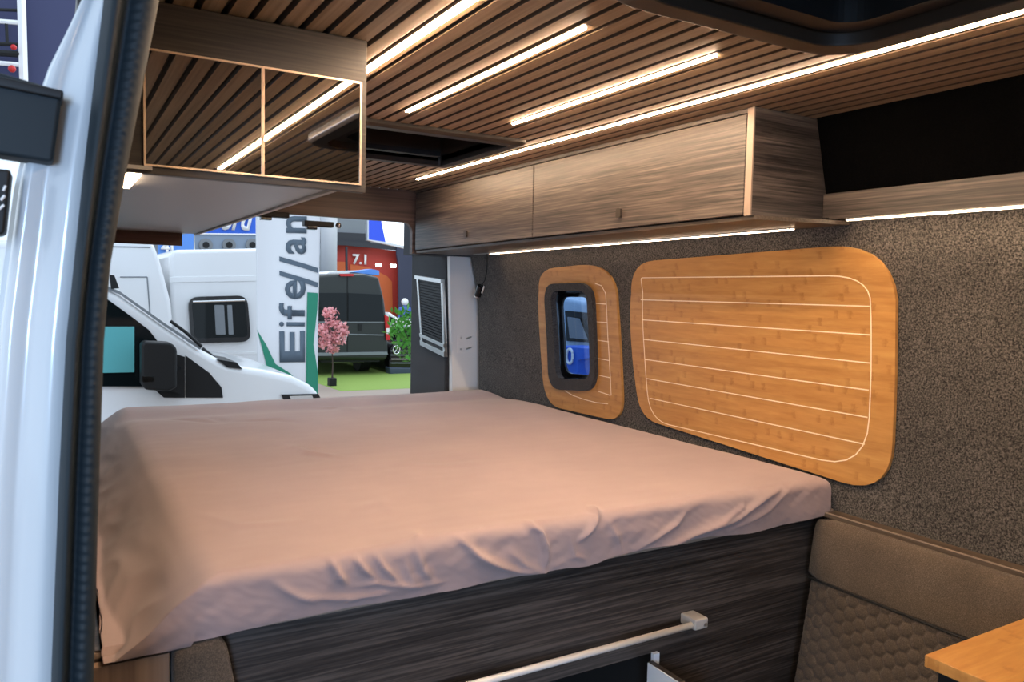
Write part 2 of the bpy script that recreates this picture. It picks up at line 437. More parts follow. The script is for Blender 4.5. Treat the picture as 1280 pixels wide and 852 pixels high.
# ribbed rubber door seal
bm = BM(); rows = []
n = 520
for i in range(n):
    py = -150+1250*i/(n-1); a = yy(.90, edge(SL, py), py); b = yy(.90, edge(SR, py), py); row = []
    for j in range(17):
        t = j/16; p = a.lerp(b, t); bulge = .026*math.sin(PI*min(1, t/.42)) if t < .42 else .013*max(0, math.sin(PI*(t-.42)/.58))**.7
        if .45 < t < .80: bulge += .0009*math.sin(i*2*PI/5)
        row.append(bm.verts.new((p.x, p.y-bulge, p.z)))
    for t in (1, 0):
        p = (a if t == 0 else b); row.append(bm.verts.new((p.x, p.y+.07, p.z)))
    rows.append(row)
for a, b in zip(rows, rows[1:]):
    m_ = len(a)
    for j in range(m_): bm.faces.new((a[j], a[(j+1) % m_], b[(j+1) % m_], b[j]))
seal = obj('door_seal', bm, M['rubber'], smooth=True, origin=(.03, .9, -1.2))
tag(seal, 'dark ribbed rubber seal running down the sliding door opening', 'door seal')
# inner trim behind the seal
bm = BM(); rows = []
for i in range(40):
    py = -150+1250*i/39; a = yy(.985, edge(SR, py)-35, py); b = yy(.985, edge(SR, py)-1, py)
    rows.append([bm.verts.new(a), bm.verts.new(b), bm.verts.new(b+Vector((0.0, .05, 0))), bm.verts.new(a+Vector((0, .05, 0)))])
for a, b in zip(rows, rows[1:]):
    for j in range(4): bm.faces.new((a[j], a[(j+1) % 4], b[(j+1) % 4], b[j]))
tag(obj('trim_3', bm, M['blackp']), kind='structure')
# plastic housing on the jamb
hz = thing('plastic_housing', 'dark grey plastic housing mounted on the white body beside the door opening', 'plastic housing', tuple(yy(.88, 40, 190)))
bm = BM(); prism(bm, [yy(.90, *q) for q in ((-40, 78), (78, 113), (66, 203), (-40, 186))], (0, .045, 0)); obj('cover', bm, M['rubber'], hz, bevel=.004)
bm = BM(); prism(bm, [yy(.895, *q) for q in ((-40, 86), (80, 113), (78, 124), (-40, 100))], (0, .045, 0)); obj('lip', bm, M['blackp'], hz, bevel=.002)
hz2 = thing('door_catch', 'small black catch block low on the white body, below the grey housing', 'door catch', tuple(yy(.9, 5, 290)))
bm = BM(); prism(bm, [yy(.90, *q) for q in ((-30, 208), (14, 212), (6, 292), (-30, 300))], (0, .04, 0)); obj('block', bm, M['blackp'], hz2, bevel=.003)
bm = BM()
for k in range(3):
    a = yy(.897, -2+k*3, 262-k*12); b = yy(.897, 5+k, 256-k*12); tube(bm, [a, b], .0012, 5)
obj('white_marks', bm, M['white'], hz2)

# ------------------------------------------------------------------ roof windows
def frame_rect(bm, x0, y0, x1, y1, w, z0, z1, r=.05, n=6):
    o = rrect(x0, y0, x1, y1, r, n); i = rrect(x0+w, y0+w, x1-w, y1-w, max(r-w*.4, .01), n); m_ = len(o)
    R = []
    for loop, z in ((o, z1), (o, z0+.008), ([(a*.85+b*.15) for a, b in zip(o, i)] if 0 else [((a[0]*.8+b[0]*.2), (a[1]*.8+b[1]*.2)) for a, b in zip(o, i)], z0), (i, z0), (i, z1)):
        R.append([bm.verts.new((p[0], p[1], z)) for p in loop])
    for a, b in zip(R, R[1:]+R[:1]):
        for k in range(m_): bm.faces.new((a[k], a[(k+1) % m_], b[(k+1) % m_], b[k]))
wn = thing('window_1', loc=(.94, .66, CEIL), kind='structure')
M['frame_brown'] = mat('brown_frame', (.028, .020, .014), .45)
bm = BM(); frame_rect(bm, *RW, .05, CEIL-.026, CEIL+.02, .10, 10); obj('outer_frame', bm, M['frame_brown'], wn, smooth=False, bevel=.003)
bm = BM(); frame_rect(bm, RW[0]+.05, RW[1]+.05, RW[2]-.05, RW[3]-.05, .05, CEIL-.006, CEIL+.085, .07, 8); obj('inner_frame', bm, M['blackp'], wn)
bm = BM(); box(bm, (RW[0]+.04, RW[1]+.04, CEIL+.085), (RW[2]-.04, RW[3]-.04, CEIL+.092)); obj('glass_pane', bm, M['glass_dark'], wn)
bm = BM(); box(bm, (1.02, .62, CEIL+.04), (1.032, .66, CEIL+.085)); obj('latch', bm, M['metal'], wn)
wn = thing('window_2', loc=(.92, 2.3, CEIL), kind='structure')
bm = BM(); frame_rect(bm, *RH, .045, CEIL-.017, CEIL+.02, .02, 3); obj('outer_frame', bm, M['frame_brown'], wn, bevel=.002)
bm = BM()
for (a, b, c, d) in ((RH[0]+.03, RH[1]+.03, RH[2]-.03, RH[1]+.045), (RH[0]+.03, RH[3]-.045, RH[2]-.03, RH[3]-.03), (RH[0]+.03, RH[1]+.03, RH[0]+.045, RH[3]-.03), (RH[2]-.045, RH[1]+.03, RH[2]-.03, RH[3]-.03)):
    box(bm, (a, b, CEIL), (c, d, CEIL+.10))
obj('reveal', bm, M['frame_brown'], wn)
bm = BM(); box(bm, (RH[0]+.03, RH[1]+.03, CEIL+.09), (RH[2]-.03, RH[3]-.03, CEIL+.10)); obj('blind', bm, M['blackp'], wn)
bm = BM()
for k in range(7): box(bm, (RH[2]-.30, RH[1]+.06+k*.055, CEIL+.082), (RH[2]-.05, RH[1]+.075+k*.055, CEIL+.09))
obj('pleat', bm, M['frame_brown'], wn)
bm = BM(); box(bm, (RH[0]+.05, RH[3]-.16, CEIL-.004), (1.14, RH[3]-.13, CEIL+.012)); obj('pull_bar', bm, M['blackp'], wn)
bm = BM(); box(bm, (1.135, RH[3]-.004, CEIL-.016), (1.235, RH[3]+.002, CEIL-.012)); obj('light_edge', bm, M['edge'], wn)

# ------------------------------------------------------------------ ceiling light strips
def led(x, y0, y1, label, w=.013):
    t = thing('light_strip', label, 'light strip', (x, (y0+y1)/2, CEIL), 'ceiling light strips')
    bm = BM(); box(bm, (x-w/2-.003, y0-.014, CEIL-.0012), (x+w/2+.003, y1+.014, CEIL+.004)); obj('channel', bm, M['edge'], t)
    bm = BM(); box(bm, (x-w/2, y0, CEIL-.0036), (x+w/2, y1, CEIL-.0010)); obj('diffuser', bm, M['led'], t)
    return t
led(*LEDX[0], 'glowing light strip in the slatted ceiling nearest the mirrored cabinet', .0135)
led(*LEDX[1], 'short glowing ceiling light strip, second out from the mirrored cabinet', .0110)
led(*LEDX[2], 'short glowing ceiling light strip, third out from the mirrored cabinet', .0095)
led(*LEDX[3], 'longest glowing ceiling light strip, running beside the overhead cabinet', .0085)

# ------------------------------------------------------------------ right overhead cabinet
cab = thing('overhead_cabinet', 'long grained overhead cabinet with two flap doors high above the bamboo panels', 'cabinet', (1.58, 2.3, .17))
XF = 1.45; YA, YB = 1.34, 3.38
def zb(y): return .193-.022*(y-YA)/(YB-YA)
def tilted(bm, x0, x1, y0, y1, za, zb_, top):
    hexa(bm, [(x0, y0, za), (x1, y0, za), (x1, y1, zb_), (x0, y1, zb_), (x0, y0, top), (x1, y0, top), (x1, y1, top), (x0, y1, top)])
bm = BM(); tilted(bm, XF+.018, 1.735, YA+.018, YB, zb(YA)+.012, zb(YB)+.012, CEIL-.001); obj('carcass', bm, M['wood_y'], cab)
bm = BM(); tilted(bm, XF+.004, 1.735, YA, YA+.018, zb(YA), zb(YA), CEIL-.001); obj('end_panel', bm, M['wood_end'], cab, bevel=.001)
bm = BM(); box(bm, (XF-.001, YA-.0005, zb(YA)), (XF+.004, YA+.0195, CEIL-.001)); obj('edge_band', bm, M['edge'], cab, label='pale edge band')
bm = BM(); tilted(bm, XF+.002, 1.735, YA+.018, YB, zb(YA), zb(YB), .0); bm.free(); bm = BM()
hexa(bm, [(XF+.012, YA-.002, zb(YA)-.009), (1.742, YA-.06, zb(YA)-.009), (1.742, YB, zb(YB)-.009), (XF+.012, YB, zb(YB)-.009), (XF+.012, YA-.002, zb(YA)+.001), (1.742, YA-.06, zb(YA)+.001), (1.742, YB, zb(YB)+.001), (XF+.012, YB, zb(YB)+.001)])
obj('bottom_board', bm, M['wood_ledge'], cab)
bm = BM(); tilted(bm, XF+.0, XF+.016, YA+.02, YB, .440, .440, CEIL-.001); obj('top_rail', bm, M['wood_y'], cab)
def flap(y0, y1, ly):
    bm = BM(); tilted(bm, XF-.002, XF+.016, y0, y1, zb(y0)+.004, zb(y1)+.004, .437); d = obj('door', bm, M['wood_y'], cab, bevel=.0015)
    lz = zb(ly)+.047
    bm = BM(); prism(bm, [(XF-.009, y, z) for y, z in rrect(ly-.011, lz-.014, ly+.011, lz+.014, .006, 4)], (.008, 0, 0)); obj('latch', bm, M['frame_brown'], d)
    return d
flap(1.362, 2.328, 1.842); flap(2.334, 3.36, 2.84)
# light strip below the cabinet
def underled(y0, y1, x, zf, label, m):
    t = thing('light_strip', label, 'light strip', (x, (y0+y1)/2, zf(y0)), 'light strips under the cabinet and shelf')
    w = .005
    bm = BM(); hexa(bm, [(x-.007, y0, zf(y0)-.004), (x+.009, y0, zf(y0)-.004), (x+.009, y1, zf(y1)-.004), (x-.007, y1, zf(y1)-.004), (x-.007, y0, zf(y0)), (x+.009, y0, zf(y0)), (x+.009, y1, zf(y1)), (x-.007, y1, zf(y1))]); obj('channel', bm, M['metal'], t)
    bm = BM(); hexa(bm, [(x-w, y0, zf(y0)-.0065), (x+w, y0, zf(y0)-.0065), (x+w, y1, zf(y1)-.0065), (x-w, y1, zf(y1)-.0065), (x-w, y0, zf(y0)-.004), (x+w, y0, zf(y0)-.004), (x+w, y1, zf(y1)-.004), (x-w, y1, zf(y1)-.004)]); obj('diffuser', bm, m, t)
underled(1.42, 3.09, 1.700, lambda y: zb(y)-.009, 'thin glowing light strip under the overhead cabinet above the bamboo panels', M['leddots_dim'])
underled(.2, 1.255, 1.700, lambda y: .197, 'glowing row of light dots under the open shelf at the right', M['leddots'])
# shelf
sh = thing('shelf', 'narrow wood grained wall shelf right of the overhead cabinet', 'shelf', (1.72, .2, .2))
bm = BM(); box(bm, (1.712, -1.25, .203), (1.722, 1.338, .264)); obj('fascia', bm, M['wood_y'], sh)
bm = BM(); box(bm, (1.690, -1.25, .197), (1.745, 1.30, .203)); obj('board', bm, M['wood_y'], sh)
# hanging reading lamp
rl = thing('reading_lamp', 'small chrome reading lamp hanging by its cord under the overhead cabinet', 'lamp', (1.70, 2.9, -.0))
pts = [on(0, 1.70, *q) for q in ((609, 316), (609, 330), (608, 342), (606, 350), (602, 356), (600, 361))]
bm = BM(); tube(bm, pts, .003, 8); obj('cord', bm, M['blackp'], rl, smooth=True)
bm = BM(); a = on(0, 1.70, 601, 357); b = on(0, 1.70, 597, 369); tube(bm, [a, b], .016, 16); obj('lamp_head', bm, M['blackgloss'], rl)
bm = BM(); tube(bm, [b, b+(b-a)*.12], .017, 16); obj('lamp_ring', bm, M['chrome'], rl)
bm = BM(); a2 = on(0, 1.69, 606, 357); b2 = on(0, 1.69, 603, 366); tube(bm, [a2, b2], .006, 10); obj('switch', bm, M['chrome'], rl)
bm = BM(); box(bm, (1.690, pts[0].y-.03, pts[0].z-.004), (1.728, pts[0].y+.12, pts[0].z+.012)); obj('mount', bm, M['greyplastic'], rl)

# ------------------------------------------------------------------ left overhead cabinet with mirrors
mc = thing('mirrored_cabinet', 'overhead cabinet on the near side with two mirrors on its end and a grey underside', 'cabinet', (.28, 2.3, .17))
MZ0, MZT = .181, CEIL-.001
def mz(x): return .193-.013*(x-.13)/.37   # bottom edge of the end board
YM = 1.40
bm = BM(); box(bm, (.036, YM+.02, .20), (.47, 3.13, MZT)); obj('carcass', bm, M['wood_shaded'], mc)
bm = BM(); box(bm, (.036, YM, MZ0-.006), (.502, YM+.02, MZT)); obj('end_board', bm, M['wood_shaded'], mc, bevel=.001)
bm = BM(); box(bm, (.036, YM+.02, MZ0+.002), (.452, 3.13, .20)); obj('underside', bm, M['grey_panel'], mc, label='smooth grey underside')
bm = BM(); box(bm, (.452, YM+.02, MZ0-.003), (.462, 3.125, .21)); obj('edge_trim', bm, M['greyplastic'], mc)
bm = BM(); box(bm, (.036, 3.115, MZ0-.045), (.41, 3.135, MZ0+.002)); obj('rear_lip', bm, M['wood_header'], mc)
mx = [(.130, .3115), (.3165, .488)]
for x0, x1 in mx:
    za, zb2 = .190, .3705
    bm = BM(); box(bm, (x0, YM-.004, za), (x1, YM, zb2)); mi = obj('mirror', bm, M['mirror'], mc)
    e = .0032
    bm = BM(); box(bm, (x0-e, YM-.006, za-e), (x0, YM, zb2+e)); box(bm, (x1, YM-.006, za-e), (x1+e, YM, zb2+e)); box(bm, (x0, YM-.006, za-e), (x1, YM, za)); box(bm, (x0, YM-.006, zb2), (x1, YM, zb2+e))
    obj('mirror_frame', bm, M['brass'], mi)
t = thing('light_strip', 'short bright light strip end showing beside the black seal under the mirrored cabinet', 'light strip', tuple(on(2, .176, 160, 225)))
p0, p1 = on(2, .180, 157, 231), on(2, .180, 172, 213)
bm = BM(); hexa(bm, [p0+Vector((-.014, 0, -.006)), p0+Vector((.006, 0, -.006)), p1+Vector((.006, 0, -.006)), p1+Vector((-.014, 0, -.006)), p0+Vector((-.014, 0, 0)), p0+Vector((.006, 0, 0)), p1+Vector((.006, 0, 0)), p1+Vector((-.014, 0, 0))]); obj('diffuser', bm, M['led_hi'], t)
bm = BM(); box(bm, (.034, min(p0.y, p1.y)-.02, .180), (max(p0.x, p1.x)+.02, YM, .186)); obj('mount', bm, M['greyplastic'], t)

# ------------------------------------------------------------------ rear header and jamb
bm = BM()
out = [(-.02, CEIL), (-.02, .300)]
op = [(-.02, CEIL), (-.02, .308), (1.40, .304)]
for k in range(9):
    a = PI/2-PI/2*k/8; op.append((1.405+.045*math.cos(a), .259+.045*math.sin(a)))
op += [(1.45, .160), (1.492, .160), (1.492, CEIL)]
prism(bm, [Vector((a, 3.40, b)) for a, b in op], (0, .03, 0)); tag(obj('wall_rear', bm, M['wood_header']), kind='structure')
# white jamb of the rear door frame, felt beside it
bm = BM(); prism(bm, [yy(3.50, *q) for q in ((562, 300), (585, 300), (600, 400), (604, 520), (566, 520))], (0, .03, 0))
tag(obj('trim_4', bm, M['jamb']), kind='structure')
bm = BM(); box(bm, (1.49, 3.42, .16), (1.88, 3.60, .50)); tag(obj('trim_5', bm, M['darkhall']), kind='structure')
bm = BM(); box(bm, (1.72, 3.53, -1.5), (1.90, 3.60, .2)); tag(obj('trim_6', bm, M['paint']), kind='structure')
st = thing('striker_plate', 'metal striker plate on the white rear door post', 'striker plate', tuple(yy(3.49, 580, 440)))
bm = BM(); prism(bm, [yy(3.497, *q) for q in ((572, 417), (584, 417), (584, 441), (572, 441))], (0, .004, 0)); obj('plate', bm, M['jamb'], st, bevel=.001)
bm = BM()
for yq in (423, 436): bm = BM(); tube(bm, [yy(3.485, 583, yq), yy(3.485, 589, yq-2)], .004, 8); obj('hook', bm, M['metal'], st)
bm = BM()
for q in ((576, 422), (576, 436)): bm = BM(); a = yy(3.497, *q); cyl(bm, a, a-Vector((0, .004, 0)), .005, 10); obj('screw', bm, M['metal'], st)
# rear door, swung open
dr = thing('door_1', loc=(1.7, 3.75, -1.2), kind='structure')
bm = BM(); box(bm, (1.70, 3.535, -1.3), (1.76, 4.0, .30)); obj('door_panel', bm, M['felt_dark'], dr, bevel=.02, seg=3)
bm = BM(); box(bm, (1.76, 3.56, -1.35), (1.80, 4.01, .33)); obj('outer_skin', bm, M['paint'], dr, bevel=.01)
bm = BM(); box(bm, (1.69, 3.97, .18), (1.75, 4.02, .26)); box(bm, (1.66, 3.99, .19), (1.70, 4.01, .21)); obj('hinge', bm, M['blackp'], dr)
bd = [on(0, 1.694, *q) for q in ((522, 344), (555, 349), (558, 446), (528, 431))]
def quadbox(bm, q, v): prism(bm, q, v)
ya, yb = bd[0].y, bd[1].y
zt0, zt1, zb1, zb0 = [p.z for p in bd]
bm = BM(); 
def lerpq(u, v, x=1.694):   # u along door (far->near), v down
    a = bd[0].lerp(bd[1], u); b = bd[3].lerp(bd[2], u); p = a.lerp(b, v); return Vector((x, p.y, p.z))
def strip(bm, u0, v0, u1, v1, x0, x1):
    q = [lerpq(u0, v0, x0), lerpq(u1, v0, x0), lerpq(u1, v1, x0), lerpq(u0, v1, x0)]; prism(bm, q, (x1-x0, 0, 0))
strip(bm, 0, .05, .07, .98, 1.685, 1.70); strip(bm, .93, .05, 1, .98, 1.685, 1.70); fr = obj('blind_frame', bm, M['metal'], dr)
bm = BM(); strip(bm, 0, 0, 1, .05, 1.675, 1.70); strip(bm, 0, .83, 1, .88, 1.680, 1.70); strip(bm, 0, .93, 1, 1.0, 1.680, 1.70); obj('blind_rail', bm, M['metal'], dr)
bm = BM()
for k in range(20): v = .05+.78*k/20; strip(bm, .07, v, .93, v+.028, 1.688, 1.70)
strip(bm, .07, .05, .93, .93, 1.694, 1.70); obj('pleated_blind', bm, M['blackp'], dr)

# latches under the header
def latch(px, py, label, lamp=False):
    p = yy(3.385, px, py); t = thing('latch', label, 'latch', tuple(p))
    bm = BM(); box(bm, (p.x-.035, p.y-.01, p.z-.006), (p.x+.095, p.y+.03, p.z+.018)); obj('latch_plate', bm, M['blackp'], t, bevel=.003)
    bm = BM(); box(bm, (p.x-.025, p.y-.015, p.z-.020), (p.x+.02, p.y+.02, p.z-.004)); obj('latch_catch', bm, M['blackgloss'], t, bevel=.003)
    if lamp:
        bm = BM(); q = p+Vector((.115, -.01, .004)); bmesh.ops.create_uvsphere(bm, u_segments=14, v_segments=8, radius=.014, matrix=Matrix.Translation(q)); obj('latch_knob', bm, M['chrome'], t, smooth=True)
latch(333, 269, 'black latch under the rear header beside the grey cabinet underside')
latch(390, 281, 'black latch with bright chrome knob under the middle of the rear header', True)

# ------------------------------------------------------------------ bamboo panels
def panel2d(px, r): return round_poly([WP(*q) for q in px], r)
bp = thing('bamboo_panel', 'large bamboo panel with rounded corners and pale grooves on the felt wall', 'wall panel', tuple(onW(950, 570)), 'bamboo window panels')
outl = panel2d([(785, 328), (1112, 302), (1119, 450), (1113, 622), (800, 522), (786, 420)], [.14, .17, .3, .14, .09, .3])
bm = BM(); ring2d(bm, outl, [], lambda a, b: Vector((xw(b)-.012, a, b)), (.011, 0, 0), ZC); board = obj('board', bm, M['bamboo'], bp)
def groove(pts, w=.0030, parent=None):
    bm = BM(); P = []
    # resample finely along wall
    for (a, b) in zip(pts, pts[1:]):
        for k in range(8): t = k/8; P.append((a[0]+(b[0]-a[0])*t, a[1]+(b[1]-a[1])*t))
    P.append(pts[-1]); prev = None; n = len(P)
    for i, (y, z) in enumerate(P):
        y2, z2 = P[min(i+1, n-1)]; y1, z1 = P[max(i-1, 0)]; d = math.hypot(y2-y1, z2-z1) or 1; ny, nz = -(z2-z1)/d*w/2, (y2-y1)/d*w/2
        cur = [bm.verts.new((xw(z+s*nz)-.0125-o_, y+s*ny, z+s*nz)) for s in (-1, 1) for o_ in (0, )]
        if prev: bm.faces.new((prev[0], prev[1], cur[1], cur[0]))
        prev = cur
    r = bmesh.ops.extrude_face_region(bm, geom=list(bm.faces)); bmesh.ops.translate(bm, verts=[g for g in r['geom'] if isinstance(g, bmesh.types.BMVert)], vec=(.0008, 0, 0))
    return obj('groove', bm, M['groove'], parent)
loop = round_poly([WP(*q) for q in ((801, 347), (1082, 344), (1090, 400), (1084, 588), (812, 525), (803, 420))], [.01, .11, .3, .14, .10, .3], 6)
groove(loop+[loop[0]], parent=bp)
for (a, b) in (((801, 374.5), (1087, 382.6)), ((802.5, 399.5), (1087.5, 418.3)), ((804, 424), (1087, 453.5)), ((806, 449), (1086, 487.5)), ((808.5, 473), (1084.5, 521.5)), ((812, 497.5), (1081, 555))):
    groove([WP(*a), WP(*b)], parent=bp)
sp_ = thing('bamboo_panel', 'small bamboo panel surrounding the felt framed side window', 'wall panel', tuple(onW(725, 505)), 'bamboo window panels')
outl = panel2d([(670, 337), (762, 327), (772, 400), (779, 528), (681, 506), (672, 400)], [.14, .20, .3, .10, .12, .3])
fh = round_poly([WP(*q) for q in ((690, 362), (736, 362), (741, 480), (697, 478))], .05)
bm = BM(); ring2d(bm, outl, [fh], lambda a, b: Vector((xw(b)-.012, a, b)), (.011, 0, 0), ZC); obj('board', bm, M['bamboo'], sp_)
lp = [WP(*q) for q in ((744, 354), (752, 357), (757, 367), (758, 380))]; groove(lp, parent=sp_)
for a, b in (((745, 379), (758, 380)), ((746, 402), (759, 403)), ((747, 425), (761, 427)), ((748, 448), (762, 450.5)), ((749, 469), (763, 472)), ((748, 489), (763, 494))): groove([WP(*a), WP(*b)], parent=sp_)
groove([WP(758, 380), WP(760, 425), WP(763, 472), WP(764, 494)], parent=sp_)
groove([WP(*q) for q in ((706, 488), (716, 494), (730, 499), (745, 503), (760, 504.5))], parent=sp_)
# felt ring and window
w3 = thing('window_3', loc=tuple(onW(716, 480)), kind='structure')
fo = round_poly([WP(*q) for q in ((682, 355), (742, 353), (748, 489), (690, 486))], .085)
fi = round_poly([WP(*q) for q in ((692, 364), (737, 363), (742, 474), (699, 473))], .05)
bm = BM(); ring2d(bm, fo, [fi], lambda a, b: Vector((xw(b)-.030, a, b)), (.026, 0, 0), ZC); obj('felt_surround', bm, M['felt_dark'], w3, bevel=.004)
def at_in(px, py, off): q = onW(px, py, off); return (q.y, q.z)
go = round_poly([WP(*q) for q in ((694, 364), (736, 363), (741, 475), (701, 474))], .05)
# deep black reveal tube
bm = BM(); m_ = len(fi)
def back(off, q): return round_poly([(onW(*p, -off).y, onW(*p, -off).z) for p in q], .05)
VIS = ((700, 368), (738, 368), (743, 473), (705, 470))
bo_ = back(.045, VIS)
a = [bm.verts.new((xw(z)-.028, y, z)) for y, z in fi]; b = [bm.verts.new((xw(z)+.045, y, z)) for y, z in bo_]; c = [bm.verts.new((xw(z)+.047, y+.001, z)) for y, z in bo_]; d = [bm.verts.new((xw(z)-.026, y+.003, z+.001)) for y, z in fi]
for p, q in ((a, b), (b, c), (c, d), (d, a)):
    for k in range(m_): bm.faces.new((p[k], p[(k+1) % m_], q[(k+1) % m_], q[k]))
obj('reveal', bm, M['blackgloss'], w3)
def shrink(loop, s):
    cx = sum(p[0] for p in loop)/len(loop); cz = sum(p[1] for p in loop)/len(loop); return [(cx+(p[0]-cx)*s, cz+(p[1]-cz)*s) for p in loop]
bm = BM(); ring2d(bm, back(.045, ((697, 365), (741, 365), (746, 477), (702, 474))), [back(.045, ((702, 371), (737, 371), (742, 469), (707, 466)))], lambda a, b: Vector((xw(b)+.042, a, b)), (.010, 0, 0), ZC); obj('sash', bm, M['blackgloss'], w3)
def glass(name, col, f=.9):
    m = mat(name, col, .02); L = m.node_tree.links
    tr = N(m, 'ShaderNodeBsdfTransparent'); tr.inputs[0].default_value = (*col, 1); gl = N(m, 'ShaderNodeBsdfGlossy'); gl.inputs['Roughness'].default_value = .02
    mx_ = N(m, 'ShaderNodeMixShader'); mx_.inputs[0].default_value = .06
    L.new(tr.outputs[0], mx_.inputs[1]); L.new(gl.outputs[0], mx_.inputs[2])
    L.new(mx_.outputs[0], m.node_tree.nodes['Material Output'].inputs[0]); return m
M['pane'] = glass('tinted_pane', (.62, .72, .85))
bm = BM(); ring2d(bm, back(.045, ((699, 367), (740, 367), (745, 475), (704, 472))), [], lambda a, b: Vector((xw(b)+.046, a, b)), (.003, 0, 0), ZC); obj('pane', bm, M['pane'], w3)

# ------------------------------------------------------------------ bed platform
pf = thing('bed_platform', 'dark grained bed platform with an aluminium rail across its front', 'bed base', (.95, 1.8, -1.45))
YP = 1.375; ZT = -.606
oa, ob = yy(YP, 540, 893), yy(YP, 823, 813)     # opening corners
ox0, ox1, oz1, oz0 = .62, ob.x, ob.z, -1.30
bm = BM()
for (a, b, c, d) in ((.036, ox0, -1.45, ZT), (ox1, 1.82, -1.45, ZT), (ox0, ox1, oz1, ZT), (ox0, ox1, -1.45, oz0)):
    box(bm, (a, YP, c), (b, YP+.018, d))
bmesh.ops.remove_doubles(bm, verts=bm.verts, dist=.0001)
obj('front_panel', bm, M['wood_x'], pf)
bm = BM(); box(bm, (.036, YP+.004, ZT), (1.82, 3.36, ZT+.012)); obj('bed_board', bm, M['wood_x'], pf)
bm = BM(); box(bm, (.036, YP-.002, ZT+.001), (1.82, YP+.004, ZT+.009)); obj('front_edge', bm, M['edge'], pf)
bm = BM(); box(bm, (ox0-.02, YP+.018, oz0-.02), (ox0, YP+.45, oz1+.02)); box(bm, (ox1, YP+.018, oz0-.02), (ox1+.018, YP+.45, oz1+.02)); box(bm, (ox0, YP+.43, oz0), (ox1, YP+.45, oz1)); box(bm, (ox0, YP+.018, oz0-.02), (ox1, YP+.45, oz0)); box(bm, (ox0, YP+.018, oz1), (ox1, YP+.45, oz1+.02))
obj('cupboard_interior', bm, M['dark_gap'], pf)
dx = yy(YP, 806, 824); 
bm = BM(); box(bm, (dx.x-.0, 1.06, -1.28), (dx.x+.014, YP-.012, dx.z)); dd = obj('cupboard_door', bm, M['wood_x'], pf, label='open cupboard door with a pale inner face')
bm = BM(); box(bm, (dx.x-.003, 1.062, -1.278), (dx.x, YP-.014, dx.z-.001)); obj('door_inner_face', bm, M['doorwhite'], dd, label='pale blue-white inner face')
p = yy(YP-.003, 815, 816); q = yy(YP-.003, 821.5, 829)
bm = BM(); box(bm, (p.x, YP-.010, q.z), (q.x, YP+.0, p.z)); obj('hinge', bm, M['doorwhite'], pf)  # pale block added where the cupboard's inner edge catches light
# aluminium rail
ra, rb = yy(1.335, 876, 778), yy(1.335, 590, 851)
dv = (rb-ra).normalized(); rb2 = ra+dv*1.0
zr = ra.z
bm = BM(); tube(bm, [(ra.x, 1.335, zr), (.30, 1.335, zr-.002)], .0078, 16); rail = obj('rail', bm, mat('rail_aluminium', (.92, .88, .82), .35, .3), pf, smooth=True)
bm = BM(); box(bm, (ra.x-.03, 1.322, zr-.010), (ra.x+.012, YP, zr+.016)); obj('rail_bracket', bm, M['greyplastic'], pf, bevel=.004)
bm = BM(); cyl(bm, (ra.x+.003, 1.3215, zr), (ra.x+.003, 1.323, zr), .005, 12); obj('bracket_screw', bm, M['metal'], pf)
bm = BM(); box(bm, (.30, 1.322, zr-.012), (.33, YP, zr+.014)); obj('rail_bracket', bm, M['greyplastic'], pf, bevel=.004)

# ------------------------------------------------------------------ mattress with fitted sheet
BX0, BX1, BY0, BY1, BZ = .165, 1.800, 1.340, 3.33, -.487
R0 = .024; RL = .08
def fbm(x, y, z=0, s=1.): return noise.noise(Vector((x*s, y*s, z)))
def seg_d(p, a, b):
    ax, ay = a; bx, by = b; px_, py_ = p; dx_, dy_ = bx-ax, by-ay; L2 = dx_*dx_+dy_*dy_
    t = max(0, min(1, ((px_-ax)*dx_+(py_-ay)*dy_)/L2)); return math.hypot(px_-ax-dx_*t, py_-ay-dy_*t), t
# folds on the front drop: (x, drop) polylines, amplitude, width
FR = []
def fold(pts, amp, w): FR.append((pts, amp, w))
def fx(px, py):      # pixel on the front face -> (x, drop)
    q = yy(1.325, px, py); return (q.x, -.487-q.z)
fold([fx(522, 688), fx(530, 712), fx(545, 730)], .009, .010)
fold([fx(508, 700), fx(515, 722), fx(530, 738)], .006, .009)
fold([fx(575, 672), fx(600, 695), fx(634, 712)], .012, .010)
fold([fx(588, 690), fx(612, 704), fx(650, 716), fx(686, 718)], .010, .009)
fold([fx(664, 655), fx(679, 665), fx(685, 690), fx(684, 716)], .015, .0085)
fold([fx(640, 690), fx(660, 708), fx(683, 716)], .007, .008)
fold([fx(742, 636), fx(751, 645), fx(744, 660), fx(728, 676)], .014, .0085)
fold([fx(716, 674), fx(722, 696), fx(740, 702)], .006, .008)
fold([fx(765, 655), fx(776, 672), fx(782, 690)], .006, .008)
fold([fx(800, 690), fx(830, 668), fx(850, 655), fx(862, 640)], .009, .012)
fold([fx(815, 692), fx(850, 678), fx(900, 655), fx(940, 628)], .012, .014)
fold([fx(880, 668), fx(920, 650), fx(960, 622), fx(985, 610)], .013, .014)
fold([fx(915, 665), fx(960, 640), fx(1000, 605)], .009, .012)
fold([fx(416, 702), fx(425, 720), fx(436, 734)], .012, .0075)
fold([fx(446, 698), fx(456, 712), fx(472, 726)], .011, .0075)
fold([fx(472, 694), fx(482, 712), fx(500, 728)], .011, .0075)
fold([fx(380, 748), fx(440, 750), fx(500, 740)], .009, .009)
fold([fx(340, 728), fx(370, 746), fx(400, 756)], .006, .010)
fold([fx(440, 736), fx(470, 730), fx(520, 735), fx(560, 730)], .008, .008)
